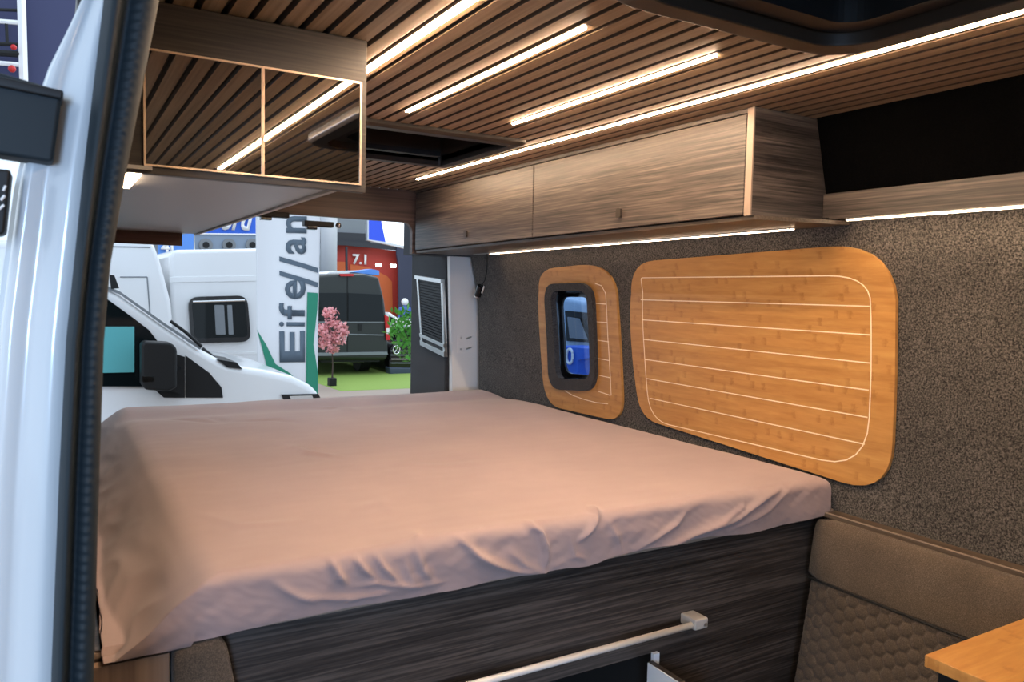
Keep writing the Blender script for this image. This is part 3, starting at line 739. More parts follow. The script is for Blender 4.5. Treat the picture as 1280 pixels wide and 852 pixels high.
# creases on the top: (x, y) polylines
TP = []
def tx(px, py): q = on(2, BZ, px, py); return (q.x, q.y)
def crease(px, amp, w): TP.append(([tx(*q) for q in px], amp, w))
crease([(365, 556), (385, 566), (420, 571)], .010, .022)
crease([(205, 523), (240, 525), (275, 529)], -.007, .03)
crease([(262, 520), (285, 528)], -.008, .03)
crease([(300, 527), (345, 525), (375, 529)], -.006, .03)
crease([(400, 506), (425, 507), (440, 514)], .008, .03)
crease([(500, 580), (560, 582), (620, 576)], .0025, .03)
crease([(440, 640), (470, 625)], .002, .02); crease([(600, 660), (590, 700)], .003, .01)
crease([(480, 622), (485, 640)], .003, .02)
crease([(250, 640), (300, 655), (380, 650)], .0025, .02)
crease([(520, 665), (524, 690)], .006, .012); crease([(575, 668), (592, 690)], .008, .012); crease([(660, 652), (676, 664)], .009, .012); crease([(738, 632), (750, 645)], .010, .012)
crease([(416, 698), (425, 712)], .006, .010); crease([(500, 690), (505, 702)], .005, .010)
def ridge(pl, p):
    best = 9; tt = 0; n_ = len(pl)-1
    for i in range(n_):
        d, t = seg_d(p, pl[i], pl[i+1])
        if d < best: best = d; tt = (i+t)/n_
    return best, math.sin(PI*min(1, max(0, tt*.86+.07)))
def hem(x): # extra drop length along the front
    return .112+.006*math.sin(x*9+1)+.010*math.exp(-((x-1.0)/.05)**2)-.010*math.exp(-((x-.78)/.10)**2)-.012*math.exp(-((x-1.32)/.14)**2)
def lat(s, a, b, outl=0., outr=0.):
    """edge rounding on one axis: returns position and drop"""
    Ra = RL if outl else R0
    if s < a+Ra:
        d = a+Ra-s; TM = .62 if outl else PI/2
        th = min(d/Ra, TM); e = max(0, d-Ra*TM)
        X_ = a+Ra-Ra*math.sin(th); Z_ = Ra*(1-math.cos(th))
        if not outl: return X_, Z_+e
        e1 = min(e, (X_-.056)/.80); return X_-e1*.80, Z_+e1*.58+(e-e1)
    if s > b-R0:
        d = s-b+R0; th = min(d/R0, PI/2); e = max(0, d-R0*PI/2)
        return b-R0+R0*math.sin(th)+e*outr, R0*(1-math.cos(th))+e
    return s, 0
SK = .100; SKL = .21
def axis(a, b, n, dense):
    """sample positions, denser near a"""
    out = []; s = a-SK
    while s < b+SK:
        out.append(s); s += dense if s < a+.14 else n
    out.append(b+SK); return out
xs = []; s = BX0-SKL
while s < BX1+SK: xs.append(s); s += .0048
xs.append(BX1+SK)
ys = []; s = BY0-SK
while s < BY1+SK: ys.append(s); s += .0042 if s < BY0+.16 else .012
ys.append(BY1+SK)
bm = BM(); G = []
for yv in ys:
    row = []
    for xv in xs:
        x, dx_ = lat(xv, BX0, BX1, .60); y, dy_ = lat(yv, BY0, BY1)
        drop = (dx_**3+dy_**3)**(1/3)
        front = yv < BY0+R0; side = xv < BX0+.02
        if front: drop = (dx_**3+(dy_*hem(x)/.118)**3)**(1/3)
        z = BZ-drop
        # gentle unevenness of the top
        w = max(0, 1-drop/.03)
        z += w*(.005*fbm(x, y, 3, 2.2)+.0022*fbm(x, y, 9, 6)+.0006*fbm(x*1.0, y*3, 5, 9))
        z += -.010*w*math.exp(-((y-3.08)/.09)**2)                       # hollow before the rear rim
        z += -.008*w*max(0, min(1, (x-.9)/.9))*0
        if drop < .04:
            for pl, amp, ww in TP:
                if abs(x-pl[0][0]) < .7 and abs(y-pl[0][1]) < .7:
                    d, e = ridge(pl, (x, y))
                    if d < ww*3: z += amp*e*math.exp(-(d/ww*1.3)**2)*(1-drop/.04)
        if front or y < BY0+.02:
            fd = BZ-z
            o_ = 0
            for pl, amp, ww in FR:
                if abs(x-pl[0][0]) < .3:
                    d, e = ridge(pl, (x, fd))
                    if d < ww*3: o_ += amp*1.35*e*(.55*math.exp(-(d/ww)**2)+.45*math.exp(-(d/(ww*.42))**2))
            o_ += .006*fbm(x*1.0, fd*2, 1, 9)*min(1, fd/.03)+.0028*fbm(x+fd*1.3, fd, 2, 26)+.0012*fbm(x-fd*1.5, fd, 4, 70)*min(1, fd/.02)+.004*math.sin(PI*min(1, fd/.11))
            y -= o_
        if side:
            fd = BZ-z
            x += .014*abs(fbm(y*1.6, fd*6, 7, 4))*max(0, min(1, (BX0-.01-xv)/.07)); z += .008*math.sin(y*11+fd*20)*max(0, min(1, (fd-.03)/.05))*max(0, 1-(y-1.3)/1.1)
        row.append(bm.verts.new((max(x, .042), y, max(z, -.590 if y > YP-.004 else -.601))))
    G.append(row)
for a, b in zip(G, G[1:]):
    for j in range(len(a)-1): bm.faces.new((a[j], a[j+1], b[j+1], b[j]))
mt = obj('fitted_sheet', bm, M['sheet'], None, smooth=True, origin=(1., 2.3, -.60))
root = thing('mattress', 'wide mattress under a crumpled mauve fitted sheet on the bed platform', 'mattress', (1., 2.3, -.594))
mt.parent = root; mt.location = Vector((0, 0, -.006))
bm = BM(); box(bm, (BX0+.05, BY0+.05, -.592), (BX1-.04, BY1-.04, BZ-.04)); obj('mattress_core', bm, M['white'], root)

# ------------------------------------------------------------------ right bench
YC = 1.345
def cushion_pts(): pass
bk = thing('backrest_cushion', 'taupe bench backrest with quilted hexagon lower part along the felt wall', 'cushion', (1.75, .4, -1.05))
# cross-section (x, z) of the upper smooth part
sec = [(1.732, -.750), (1.730, -.742), (1.736, -.700), (1.742, -.655), (1.747, -.620), (1.755, -.598), (1.768, -.588), (1.782, -.590), (1.790, -.60), (1.800, -.75)]
def loft_y(bm, sec, y0, y1, n=40, soft=.02):
    R = []
    cx = sum(p[0] for p in sec)/len(sec); cz = sum(p[1] for p in sec)/len(sec)
    for i in range(n+1):
        y = y0+(y1-y0)*i/n; e = min(y-y0, y1-y); k = 1 if e > soft else math.sqrt(max(0, 1-(1-e/soft)**2))*.12+.88
        R.append([bm.verts.new((cx+(x-cx)*k, y, cz+(z-cz)*k)) for x, z in sec])
    for a, b in zip(R, R[1:]):
        for j in range(len(sec)): bm.faces.new((a[j], a[(j+1) % len(sec)], b[(j+1) % len(sec)], b[j]))
    bm.faces.new(R[0][::-1]); bm.faces.new(R[-1])
bm = BM(); loft_y(bm, sec, -.9, YC, 60); obj('upper_pad', bm, M['cloth'], bk, smooth=True)
bm = BM(); G = []; HEX = .034
def hexd(u, v, s):
    """distance from the nearest hexagon seam, hexagons of width s"""
    best = []
    a = s*math.sqrt(3)
    for ox, oy in ((0, 0), (s/2, a/2)):
        cx = round((u-ox)/s)*s+ox; cy = round((v-oy)/a)*a+oy; best.append((math.hypot(u-cx, v-cy), u-cx, v-cy))
    best.sort(); _, du, dv = best[0]; du, dv = abs(du), abs(dv)
    return s/2-max(du, du*.5+dv*math.sqrt(3)/2)
ny, nz = 500, 112
for i in range(ny+1):
    y = -.1+(YC+.1-.004)*i/ny; row = []
    for j in range(nz+1):
        z = -1.06+.310*j/nz; x = 1.676+(1.731-1.676)*(z+1.06)/.31
        d = max(0, hexd(z, y, HEX)); h = .0060*(1-math.exp(-d/.0042))
        e = min((YC-.004-y), .3); h -= .012*math.exp(-e/.010)
        row.append(bm.verts.new((x+.002-h, y, z)))
    G.append(row)
for a, b in zip(G, G[1:]):
    for j in range(nz): bm.faces.new((a[j], a[j+1], b[j+1], b[j]))
r = bmesh.ops.extrude_edge_only(bm, edges=[e for e in bm.edges if e.is_boundary]); bmesh.ops.translate(bm, verts=[g for g in r['geom'] if isinstance(g, bmesh.types.BMVert)], vec=(.05, 0, 0))
obj('quilted_pad', bm, M['quilt'], bk, smooth=True, label='quilted hexagon lower part')
bm = BM(); tube(bm, [(1.727, -.9, -.748), (1.727, YC-.003, -.748)], .0025, 6); obj('seam', bm, M['blackp'], bk)
se = thing('seat_cushion', 'taupe bench seat cushion beneath the quilted backrest', 'cushion', (1.45, .3, -1.15))
sec2 = [(1.51, -1.16), (1.50, -1.12), (1.505, -1.07), (1.52, -1.045), (1.54, -1.038), (1.60, -1.04), (1.672, -1.045), (1.672, -1.16)]
bm = BM(); loft_y(bm, sec2, -.6, YC, 40, .04); obj('seat', bm, M['cloth'], se, smooth=True)
bn = thing('bench', 'dark wood bench box under the taupe seat cushion', 'bench', (1.5, .3, -1.45))
bm = BM(); box(bm, (1.52, -.6, -1.45), (1.80, YC, -1.16)); obj('box', bm, M['wood_x'], bn)
lg = thing('ledge', 'narrow wooden ledge behind the bench backrest below the felt wall', 'ledge', (1.80, .4, -.6))
bm = BM(); box(bm, (1.776, -.9, -.590), (1.822, YP-.003, -.578)); obj('board', bm, M['wood_ledge'], lg, bevel=.001)
bm = BM(); box(bm, (1.7755, -.9, -.579), (1.7785, YP-.003, -.576)); obj('front_edge', bm, M['edge'], lg)
p = on(2, -.577, 1101, 652); bm = BM(); cyl(bm, (p.x, p.y, -.578), (p.x, p.y, -.5765), .006, 16); obj('screw_cap', bm, M['greyplastic'], lg)
p = on(2, -.577, 1052, 634); bm = BM(); cyl(bm, (1.805, YP-.03, -.578), (1.805, YP-.03, -.574), .012, 20); obj('grommet', bm, M['edge'], lg)
# table
ZTB = -.65
c0 = on(2, ZTB, 1156, 818); tb = thing('table', 'bamboo table top at the lower right corner beside the bench', 'table', (c0.x+.2, c0.y-.25, -1.45))
c0 = on(2, ZTB, 1156, 818); c1 = on(2, ZTB, 1280, 779)
bm = BM(); box(bm, (c0.x, c0.y-.55, ZTB-.022), (1.715, c0.y, ZTB)); obj('table_top', bm, M['bamboo_table'], tb, bevel=.0012)
p = on(2, ZTB-.025, 1172, 838)
bm = BM(); box(bm, (p.x, p.y-.12, -.80), (p.x+.09, p.y, ZTB-.022)); box(bm, (p.x+.02, p.y-.10, -1.43), (p.x+.06, p.y-.05, -.80)); box(bm, (p.x-.12, p.y-.25, -1.45), (p.x+.09, p.y, -1.43)); obj('table_leg', bm, M['blackp'], tb, bevel=.003)

# ------------------------------------------------------------------ left seat corner
lc = thing('seat_cushion', 'upright taupe cushion against the bed platform at the lower left', 'cushion', (.2, 1.3, -1.0))
tl = yy(1.345, 213, 812); tr_ = yy(1.345, 281, 794)
bm = BM()
secL = [(tl.x+.010, -1.05), (tl.x+.002, -.64), (tl.x+.003, tl.z-.008), (tl.x+.012, tl.z+.000), (tr_.x-.014, tr_.z+.002), (tr_.x-.004, tr_.z-.004), (tr_.x+.004, tr_.z-.020), (tr_.x+.085, -1.05)]
loft_y(bm, secL, 1.335, 1.370, 14, .012); obj('pad', bm, M['cloth'], lc, smooth=True)
wp_ = thing('side_panel', 'wood panel with upright grain beside the lower left cushion', 'panel', (.1, 1.36, -1.45))
bm = BM(); box(bm, (.036, 1.350, -1.45), (tl.x-.001, 1.370, -.609)); obj('board', bm, M['wood_light'], wp_, bevel=.001)

# ================================================================== OUTSIDE
G0 = -2.1
bm = BM(); box(bm, (-14, -6, G0-.05), (40, 45, G0)); tag(obj('ground', bm, M['hallfloor']), kind='structure')
def gp(px, py): return on(2, G0, px, py)
def P2(Y, pts): return [yy(Y, *q) for q in pts]
# carpet
a, b = gp(397, 479), gp(421, 487)
bm = BM(); d = (b-a); d.z = 0; far = Vector((.6, 9, 0))
q = [a-d*1.5, b+d*.2, Vector((b.x+3, b.y-.4, G0)), Vector((b.x+12, b.y+3, G0)), Vector((b.x+14, 24, G0)), Vector((a.x-2, 24, G0))]
prism(bm, [Vector((p.x, p.y, G0-.012)) for p in q], (0, 0, .015)); tag(obj('carpet', bm, M['carpet'], origin=(q[0].x, q[0].y, G0)), 'bright green carpet on the hall floor under the dark van', 'carpet')

# --- white van in front (cab side towards us)
YV = 6.2
v = thing('van', 'white van nearest behind the bed, with black door mirror and side window', 'van', (yy(YV, 200, 480).x, YV+1, G0))
body = [(-160, 300), (60, 300), (95, 325), (131, 357), (150, 366), (205, 405), (250, 436), (285, 455), (330, 462), (366, 470), (388, 481), (400, 491), (406, 515), (404, 560), (390, 590), (360, 592)]
pts = P2(YV, body)
pts = pts+[Vector((yy(YV, 350, 590).x, YV, G0+.28)), Vector((yy(YV, -160, 590).x, YV, G0+.28))]
bm = BM(); prism(bm, pts, (0, 1.65, 0)); obj('body', bm, M['paint2'], v, bevel=.06, seg=3)
def vpart(name, px, m, t=.02, Y=YV, par=v, out=.012, **k):
    bm = BM(); prism(bm, P2(Y-out, px), (0, t, 0)); return obj(name, bm, m, par, **k)
vpart('side_window', [(60, 484), (60, 345), (118, 352), (132, 372), (165, 396), (186, 412), (206, 438), (210, 460), (206, 484)], M['glass_dark'])
vpart('door_corner', [(206, 438), (231, 446), (231, 497), (205, 497), (190, 484), (206, 470)], M['blackp'], out=.016)
vpart('fender_panel', [(232, 444), (262, 466), (277, 484), (279, 497), (232, 497)], M['blackp'], bevel=.004)
vpart('window_seal', [(60, 483), (206, 483), (206, 485), (60, 485)], M['metal'], out=.016)
vpart('windscreen', [(133, 357), (150, 364), (205, 403), (252, 434), (250, 437), (205, 407), (150, 368), (133, 361)], M['greyhall'], out=.008, t=.03)
bm = BM(); tube(bm, P2(YV-.01, [(213, 401), (232, 415), (252, 433)]), .012, 8); obj('wiper', bm, M['blackp'], v); bm = BM(); tube(bm, P2(YV+.2, [(252, 436), (270, 450), (284, 457)]), .02, 8); obj('wiper', bm, M['blackp'], v)
bm = BM(); prism(bm, P2(YV-.005, [(272, 449), (296, 453), (303, 461), (285, 459)]), (0, .5, 0)); obj('wiper_cowl', bm, M['blackp'], v)
bm = BM(); prism(bm, P2(YV-.02, [(137, 343), (143, 344), (149, 360), (139, 361)]), (0, .05, 0)); obj('roof_clip', bm, M['blackp'], v)
vpart('headlight', [(352, 493), (398, 492), (402, 500), (398, 506), (356, 503)], M['blackgloss'], out=.02)
vpart('headlight_lens', [(362, 495), (390, 494), (392, 498), (364, 499)], M['chrome'], out=.026)
bm = BM(); prism(bm, P2(YV-.05, [(229.5, 446), (230.5, 446), (230.5, 540), (229.5, 540)]), (0, .055, 0)); bm.free()
mr = BM(); prism(mr, [Vector((p.x, YV-.26, p.z)) for p in P2(YV-.15, [(178, 425), (212, 427), (219, 434), (219, 482), (208, 487), (180, 485), (175, 478), (175, 430)])], (0, .16, 0)); mi = obj('door_mirror', mr, M['blackp'], v, bevel=.02, seg=3)
mr = BM(); prism(mr, P2(YV-.14, [(205, 470), (228, 460), (230, 494), (205, 486)]), (0, .14, 0)); obj('mirror_arm', mr, M['blackp'], mi)
mr = BM(); prism(mr, [Vector((p.x, YV-.27, p.z)) for p in P2(YV-.15, [(176, 468), (190, 468), (190, 474), (176, 475)])], (0, .02, 0)); obj('indicator', mr, M['chrome'], mi)
def wheel(par, x, Y, r=.34, w=.22):
    bm = BM(); cyl(bm, (x, Y, G0+r), (x, Y+w, G0+r), r, 28); t_ = obj('wheel', bm, M['blackp'], par)
    bm = BM(); cyl(bm, (x, Y-.005, G0+r), (x, Y+.02, G0+r), r*.55, 20); obj('hub_cap', bm, M['metal'], t_)
wheel(v, yy(YV, 320, 500).x, YV-.012); wheel(v, yy(YV, 320, 500).x, YV+1.44)
pn = BM(); prism(pn, P2(YV-.02, [(124, 408), (168, 408), (168, 465), (124, 466)]), (0, .004, 0))
tag(obj('paper_notice', pn, M['paper'], origin=tuple(yy(YV-.02, 145, 466))), 'teal paper notice stuck in the side window of the white van', 'paper notice')

# --- high roof white van behind left
Y2 = 9.2
v2 = thing('van', 'tall white van furthest left, behind the white cab with the black mirror', 'van', (yy(Y2, 150, 400).x, Y2+1, G0))
pts = P2(Y2, [(40, 298), (180, 299), (192, 304), (199, 322), (214, 378), (219, 440), (222, 520)])
pts += [Vector((pts[-1].x, Y2, G0+.3)), Vector((pts[0].x, Y2, G0+.3))]
bm = BM(); prism(bm, pts, (0, 2, 0)); obj('body', bm, M['paint2'], v2, bevel=.05, seg=3)
bm = BM()
for s_ in (((150, 346), (184, 346)), ((184, 346), (188, 400)), ((140, 308), (188, 309))):
    bm = BM(); tube(bm, P2(Y2-.003, s_), .007, 6); obj('panel_line', bm, M['greyhall'], v2)
wheel(v2, pts[0].x+.8, Y2-.01)
Y3 = 9.6
v3 = thing('van', 'white camper van with a dark side window, beside the tall banner', 'van', (yy(Y3, 270, 400).x, Y3+1, G0))
pts = P2(Y3, [(211, 322), (216, 312), (330, 310), (388, 311), (388, 560), (222, 560)])
pts[-2].z = pts[-1].z = G0+.3
bm = BM(); prism(bm, pts, (0, 2, 0)); obj('body', bm, M['paint2'], v3, bevel=.05, seg=3)
bm = BM(); prism(bm, P2(Y3-.01, [(212, 346), (330, 344), (330, 351), (212, 353)]), (0, .02, 0)); obj('side_moulding', bm, M['paint2'], v3, bevel=.004); bm = BM(); prism(bm, P2(Y3-.006, [(222, 440), (330, 439), (330, 443), (222, 444)]), (0, .02, 0)); obj('side_moulding', bm, M['paint2'], v3, bevel=.004)
c_ = P2(Y3-.05, [(235, 371), (309, 369), (314, 427), (239, 429)])
def rq(q, r=.06):
    out = round_poly([(p.x, p.z) for p in q], r); return [Vector((a, q[0].y, b)) for a, b in out]
bm = BM(); prism(bm, rq(c_, .12), (0, .06, 0)); wf = obj('window_frame', bm, M['blackgloss'], v3)
bm = BM(); prism(bm, rq(P2(Y3-.06, [(240, 376), (306, 374), (310, 421), (244, 423)])), (0, .02, 0)); obj('pane', bm, M['glass_dark'], wf)
bm = BM(); prism(bm, rq(P2(Y3-.07, [(268, 381), (280, 381), (282, 418), (270, 418)]), .01), (0, .012, 0)); prism(bm, rq(P2(Y3-.07, [(284, 381), (290, 381), (292, 418), (286, 418)]), .01), (0, .012, 0)); obj('curtain', bm, M['greyhall'], wf)
bm = BM(); tube(bm, P2(Y3-.065, [(241, 377), (306, 375)]), .012, 6); obj('rail', bm, M['chrome'], wf)
wheel(v3, yy(Y3, 330, 500).x, Y3-.01)
bm = BM(); prism(bm, P2(Y2+.2, [(200, 322), (210, 323), (212, 366), (204, 345)]), (0, .3, 0)); bm.free()

# --- Eifelland banner
YB_ = 8.0
bn_ = thing('banner', 'tall white banner with grey vertical lettering and green waves', 'banner', tuple(Vector((yy(YB_, 360, 480).x, YB_, G0))))
bl, br = yy(YB_, 321, 400).x, yy(YB_, 397.5, 400).x
def bwave(x, z): t = (x-bl)/(br-bl); return YB_+.05*math.sin(t*5.2+.4)+.03*math.sin(z*2+t*3)
bm = BM(); G = []
for i in range(41):
    z = G0+.15+(1.35-G0)*i/40; row = []
    for j in range(25): x = bl+(br-bl)*j/24; row.append(bm.verts.new((x, bwave(x, z), z)))
    G.append(row)
for a, b in zip(G, G[1:]):
    for j in range(24): bm.faces.new((a[j], a[j+1], b[j+1], b[j]))
r = bmesh.ops.extrude_face_region(bm, geom=list(bm.faces)); bmesh.ops.translate(bm, verts=[g for g in r['geom'] if isinstance(g, bmesh.types.BMVert)], vec=(0, .006, 0))
obj('cloth', bm, M['bannercloth'], bn_, smooth=True)
bm = BM(); tube(bm, [(br+.0, YB_+.06, G0), (br+.0, YB_+.06, 1.3)], .015, 8); tube(bm, [(br-.3, YB_+.06, G0+.02), (br+.3, YB_+.06, G0+.02)], .025, 8); obj('pole', bm, M['metal'], bn_)
def onbanner(o):
    me = o.data; off = base_of(o.parent)
    for vv in me.vertices: vv.co.y += bwave(vv.co.x+off.x, vv.co.z+off.z)-YB_-.004
def bl_text(s, px0, px1, py_bot, py_top, bold=.02):
    a = yy(YB_, px1, py_bot); W_ = yy(YB_, px1, py_top).z-a.z; H_ = a.x-yy(YB_, px0, py_bot).x
    o = textmesh('lettering', s, M['slate'], bn_, (a.x, YB_-.004, a.z), (0, 0, 1), (-1, 0, 0), W_, H_, .003, 0, bold); onbanner(o); return o
bl_text('E', 350, 380, 452, 413, .03); bl_text('i', 350, 380, 408, 402, .01); bl_text('f', 350, 380, 399, 379, .02); bl_text('e', 357, 381, 374, 350, .02)
for (py) in (344, 326):
    bm = BM(); q = P2(YB_, [(351, py), (396, py+15), (396, py+9), (351, py-6)]); 
    prism(bm, [Vector((p.x, YB_-.004, p.z)) for p in q], (0, .003, 0)); bmesh.ops.subdivide_edges(bm, edges=bm.edges, cuts=7, use_grid_fill=True); o = obj('lettering', bm, M['slate'], bn_); onbanner(o)
bl_text('a', 358, 381, 318, 297, .02); bl_text('n', 358, 381, 292, 271, .02); bl_text('d', 350, 381, 266, 240, .02)
def swoosh(px):
    bm = BM(); prism(bm, [Vector((p.x, YB_-.004, p.z)) for p in P2(YB_, px)], (0, .003, 0)); bmesh.ops.triangulate(bm, faces=bm.faces); bmesh.ops.subdivide_edges(bm, edges=bm.edges, cuts=2); o = obj('green_wave', bm, M['green'], bn_); onbanner(o)
swoosh([(383, 365), (396.5, 366), (396, 385), (391, 410), (391, 430), (397, 465), (396.5, 500), (381, 500), (384, 460), (388, 425), (386, 395)])
swoosh([(321, 412), (334, 432), (345, 455), (362, 466), (375, 480), (350, 480), (335, 462), (328, 435)])

# --- dark camper van, rear view
YD = 17.6
dv_ = thing('van', 'dark green-grey van seen from behind on the green carpet', 'van', (yy(YD, 434, 460).x, YD+2.5, G0))
def D(px): return P2(YD, px)
bm = BM(); prism(bm, D([(384, 350), (388, 344), (420, 341.5), (455, 341.5), (474, 346), (481, 375), (484, 400), (486, 440), (484, 450), (384, 450)]), (0, 5, 0)); obj('body', bm, M['darkvan'], dv_, bevel=.08, seg=3)
def dpart(name, px, m, out=.03, t=.04, par=dv_, **k):
    bm = BM(); prism(bm, P2(YD-out, px), (0, t, 0)); return obj(name, bm, m, par, **k)
dpart('rear_window', [(386, 366), (433.6, 366), (433.6, 401), (386, 400)], M['glass_dark'])
dpart('rear_window', [(435.4, 366), (477, 368), (480, 401), (435.4, 401)], M['glass_dark'])
dpart('tail_light', [(481, 393), (486, 396), (488, 425), (483, 425)], M['red'], out=.06)
dpart('reversing_light', [(483, 410), (487.4, 410), (487.8, 417), (483.4, 417)], M['white'], out=.065)
dpart('brake_light', [(424, 342), (443, 342), (442, 345), (426, 345)], M['red'], out=.06)
dpart('seam', [(434, 346), (435, 346), (435, 441), (434, 441)], M['blackp'], out=.012, t=.02)
dpart('trim_bar', [(386, 441), (484, 439.5), (485, 443), (386, 445)], M['greyhall'], out=.05)
dpart('body_crease', [(386, 401.5), (482, 402), (482, 403.2), (386, 403)], M['greyhall'], out=.02, t=.03)
dpart('body_crease', [(436, 417), (480, 418), (480, 419.2), (436, 418.5)], M['greyhall'], out=.02, t=.03)
dpart('emblem', [(448, 405), (453, 405), (452, 413), (448, 413)], M['blackp'], out=.03)
dpart('roof_load', [(404, 345), (412, 339.5), (440, 338), (470, 337), (474, 344)], M['white'], out=-.4, t=1.5)
dpart('roof_cover', [(440, 340), (465, 336), (474, 338), (474, 344)], M['blue2'], out=-.2, t=.5)
dpart('underbody', [(398, 445), (478, 444), (474, 452), (402, 453)], M['blackp'], out=-.15, t=1)
dpart('door_handle', [(428, 419), (434, 419), (433, 426), (429, 426)], M['chrome'], out=.04)
for px in (468, 398):
    x = yy(YD, px, 450).x; bm = BM(); cyl(bm, (x-.13, YD+.9, G0+.36), (x+.13, YD+.9, G0+.36), .35, 24); obj('wheel', bm, M['blackp'], dv_)
bm = BM(); tube(bm, [yy(YD+.3, 414, 452), yy(YD+.3, 455, 451)], .03, 8); obj('tow_bar', bm, M['metal'], dv_)

# --- blossom tree in pot
tr0 = gp(415, 482); YT = tr0.y
bt = thing('blossom_tree', 'small artificial tree with pink blossom in a black pot on the green carpet', 'tree', tuple(tr0))
def T(px, py): return yy(YT, px, py)
bm = BM(); s = .0165
x0 = T(410.5, 480).x; x1 = T(419.5, 480).x; cx = (x0+x1)/2; box(bm, (x0, YT-.08, G0), (x1, YT+.08, T(415, 472).z)); obj('pot', bm, M['blackp'], bt, bevel=.01)
bm = BM(); tube(bm, [T(415.3, 474), T(416, 455), T(415, 438)], .014, 8, [.02, .014, .012])
brs = [((415, 440), (413, 425), (416, 412), (418, 396)), ((415, 438), (409, 424), (404, 410)), ((416, 436), (424, 420), (428, 405)), ((415, 430), (411, 412), (408, 395)), ((416, 425), (422, 412), (424, 398))]
for b_ in brs: tube(bm, [T(*q) for q in b_], .007, 6)
obj('trunk', bm, M['bark'], bt)
bm = BM(); rnd = random.Random(3)
blobs = [((413, 392), 8, 60), ((405, 413), 8, 70), ((418, 404), 5, 40), ((426, 408), 6.5, 60), ((413, 424), 10, 110), ((422, 422), 9, 90), ((404, 428), 7, 60), ((415, 436), 6, 40), ((402, 396+16), 7, 50), ((409, 391), 5, 30), ((430, 415), 4, 30), ((411, 404), 4, 24)]
for (cx_, cy2), rr, n_ in blobs:
    for _ in range(n_):
        a = rnd.random()*2*PI; q = rr*math.sqrt(rnd.random()); p = T(cx_+q*math.cos(a), cy2+q*math.sin(a))+Vector((0, (rnd.random()-.5)*.35, 0))
        sz = .018+.016*rnd.random(); mtx = Matrix.Translation(p) @ Matrix.Rotation(rnd.random()*6, 4, Vector((rnd.random(), rnd.random(), rnd.random())).normalized())
        for k in range(5):
            an = k*2*PI/5; c_ = [Vector((0, 0, 0)), Vector((math.cos(an-.5)*sz, math.sin(an-.5)*sz, sz*.3)), Vector((math.cos(an)*sz*1.5, math.sin(an)*sz*1.5, sz*.4)), Vector((math.cos(an+.5)*sz, math.sin(an+.5)*sz, sz*.3))]
            bm.faces.new([bm.verts.new(mtx @ w_) for w_ in c_])
obj('blossom', bm, M['blossom'], bt)['kind'] = 'stuff'

# --- leafy plant
YG = 14.0
pl_ = thing('leafy_plant', 'bright green leafy plant in front of the dark pickup at the door edge', 'plant', (yy(YG, 506, 450).x, YG, G0))
bm = BM(); rnd = random.Random(5)
for _ in range(420):
    px = 489+40*rnd.random(); py = 388+66*rnd.random()
    if (px < 494 and py < 402) or (py > 424 and px < 492+(py-424)*.5): continue
    p = yy(YG, px, py)+Vector((0, (rnd.random()-.5)*.5, 0)); ln = .10+.09*rnd.random(); d = Vector((rnd.random()-.5, rnd.random()-.5, rnd.random()-.25)).normalized(); s_ = d.cross(Vector((rnd.random(), .3, rnd.random()))).normalized()*ln*.22
    bm.faces.new([bm.verts.new(w_) for w_ in (p, p+d*ln*.5+s_, p+d*ln, p+d*ln*.5-s_)])
obj('leaves', bm, M['leaf'], pl_)['kind'] = 'stuff'
bm = BM()
for k in range(5):
    b_ = Vector((yy(YG, 531, 450).x+.03*k, YG+.05*(k % 3), G0+.3)); tube(bm, [b_, yy(YG, 505+5*k, 410)], .008, 6)
obj('stem', bm, M['bark'], pl_)
bm = BM(); c_ = yy(YG, 533, 450).x; tube(bm, [(c_, YG, G0), (c_, YG, G0+.32)], .2, 20, [.15, .2]); obj('pot', bm, M['blackp'], pl_)

# --- dark pickup front
YK = 17.7
pk = thing('pickup', 'black pickup front with round chrome badge beside the dark van', 'car', (yy(YK, 500, 450).x+.7, YK+2, G0))
def kp(name, px, m, out=0., t=.05, **k):
    bm = BM(); prism(bm, P2(YK-out, px), (0, t, 0)); return obj(name, bm, m, pk, **k)
kp('body', [(487, 436), (492, 428), (535, 428), (535, 468), (487, 468)], M['blackgloss'], 0, 3.6, bevel=.08, seg=3)
kp('cab', [(500, 410), (530, 410), (535, 430), (494, 430)], M['glass_dark'], -1.2, 2.2, bevel=.06)
kp('bumper', [(486.5, 459), (530, 460), (530, 471), (488, 469)], mat('blue_grey_plastic', (.04, .055, .09), .4), .08, .3, bevel=.03)
for k in range(4): kp('grille_bar', [(489, 438+5*k), (530, 438+5*k), (530, 439.2+5*k), (489, 439.2+5*k)], M['chrome'] if k == 2 else M['greyhall'], .04)
c_ = yy(YK-.07, 495.5, 437); bm = BM()
ringp = [c_+Vector((.085*math.cos(a*PI/12), 0, .10*math.sin(a*PI/12))) for a in range(25)]; tube(bm, ringp, .014, 6, cap=False)
tube(bm, [c_+Vector((-.04, 0, -.06)), c_+Vector((.04, 0, .06))], .012, 6); obj('badge', bm, M['chrome'], pk)
for px in (512,):
    x = yy(YK, px, 460).x; bm = BM(); cyl(bm, (x-.12, YK+.8, G0+.38), (x+.12, YK+.8, G0+.38), .38, 20); obj('wheel', bm, M['blackp'], pk)
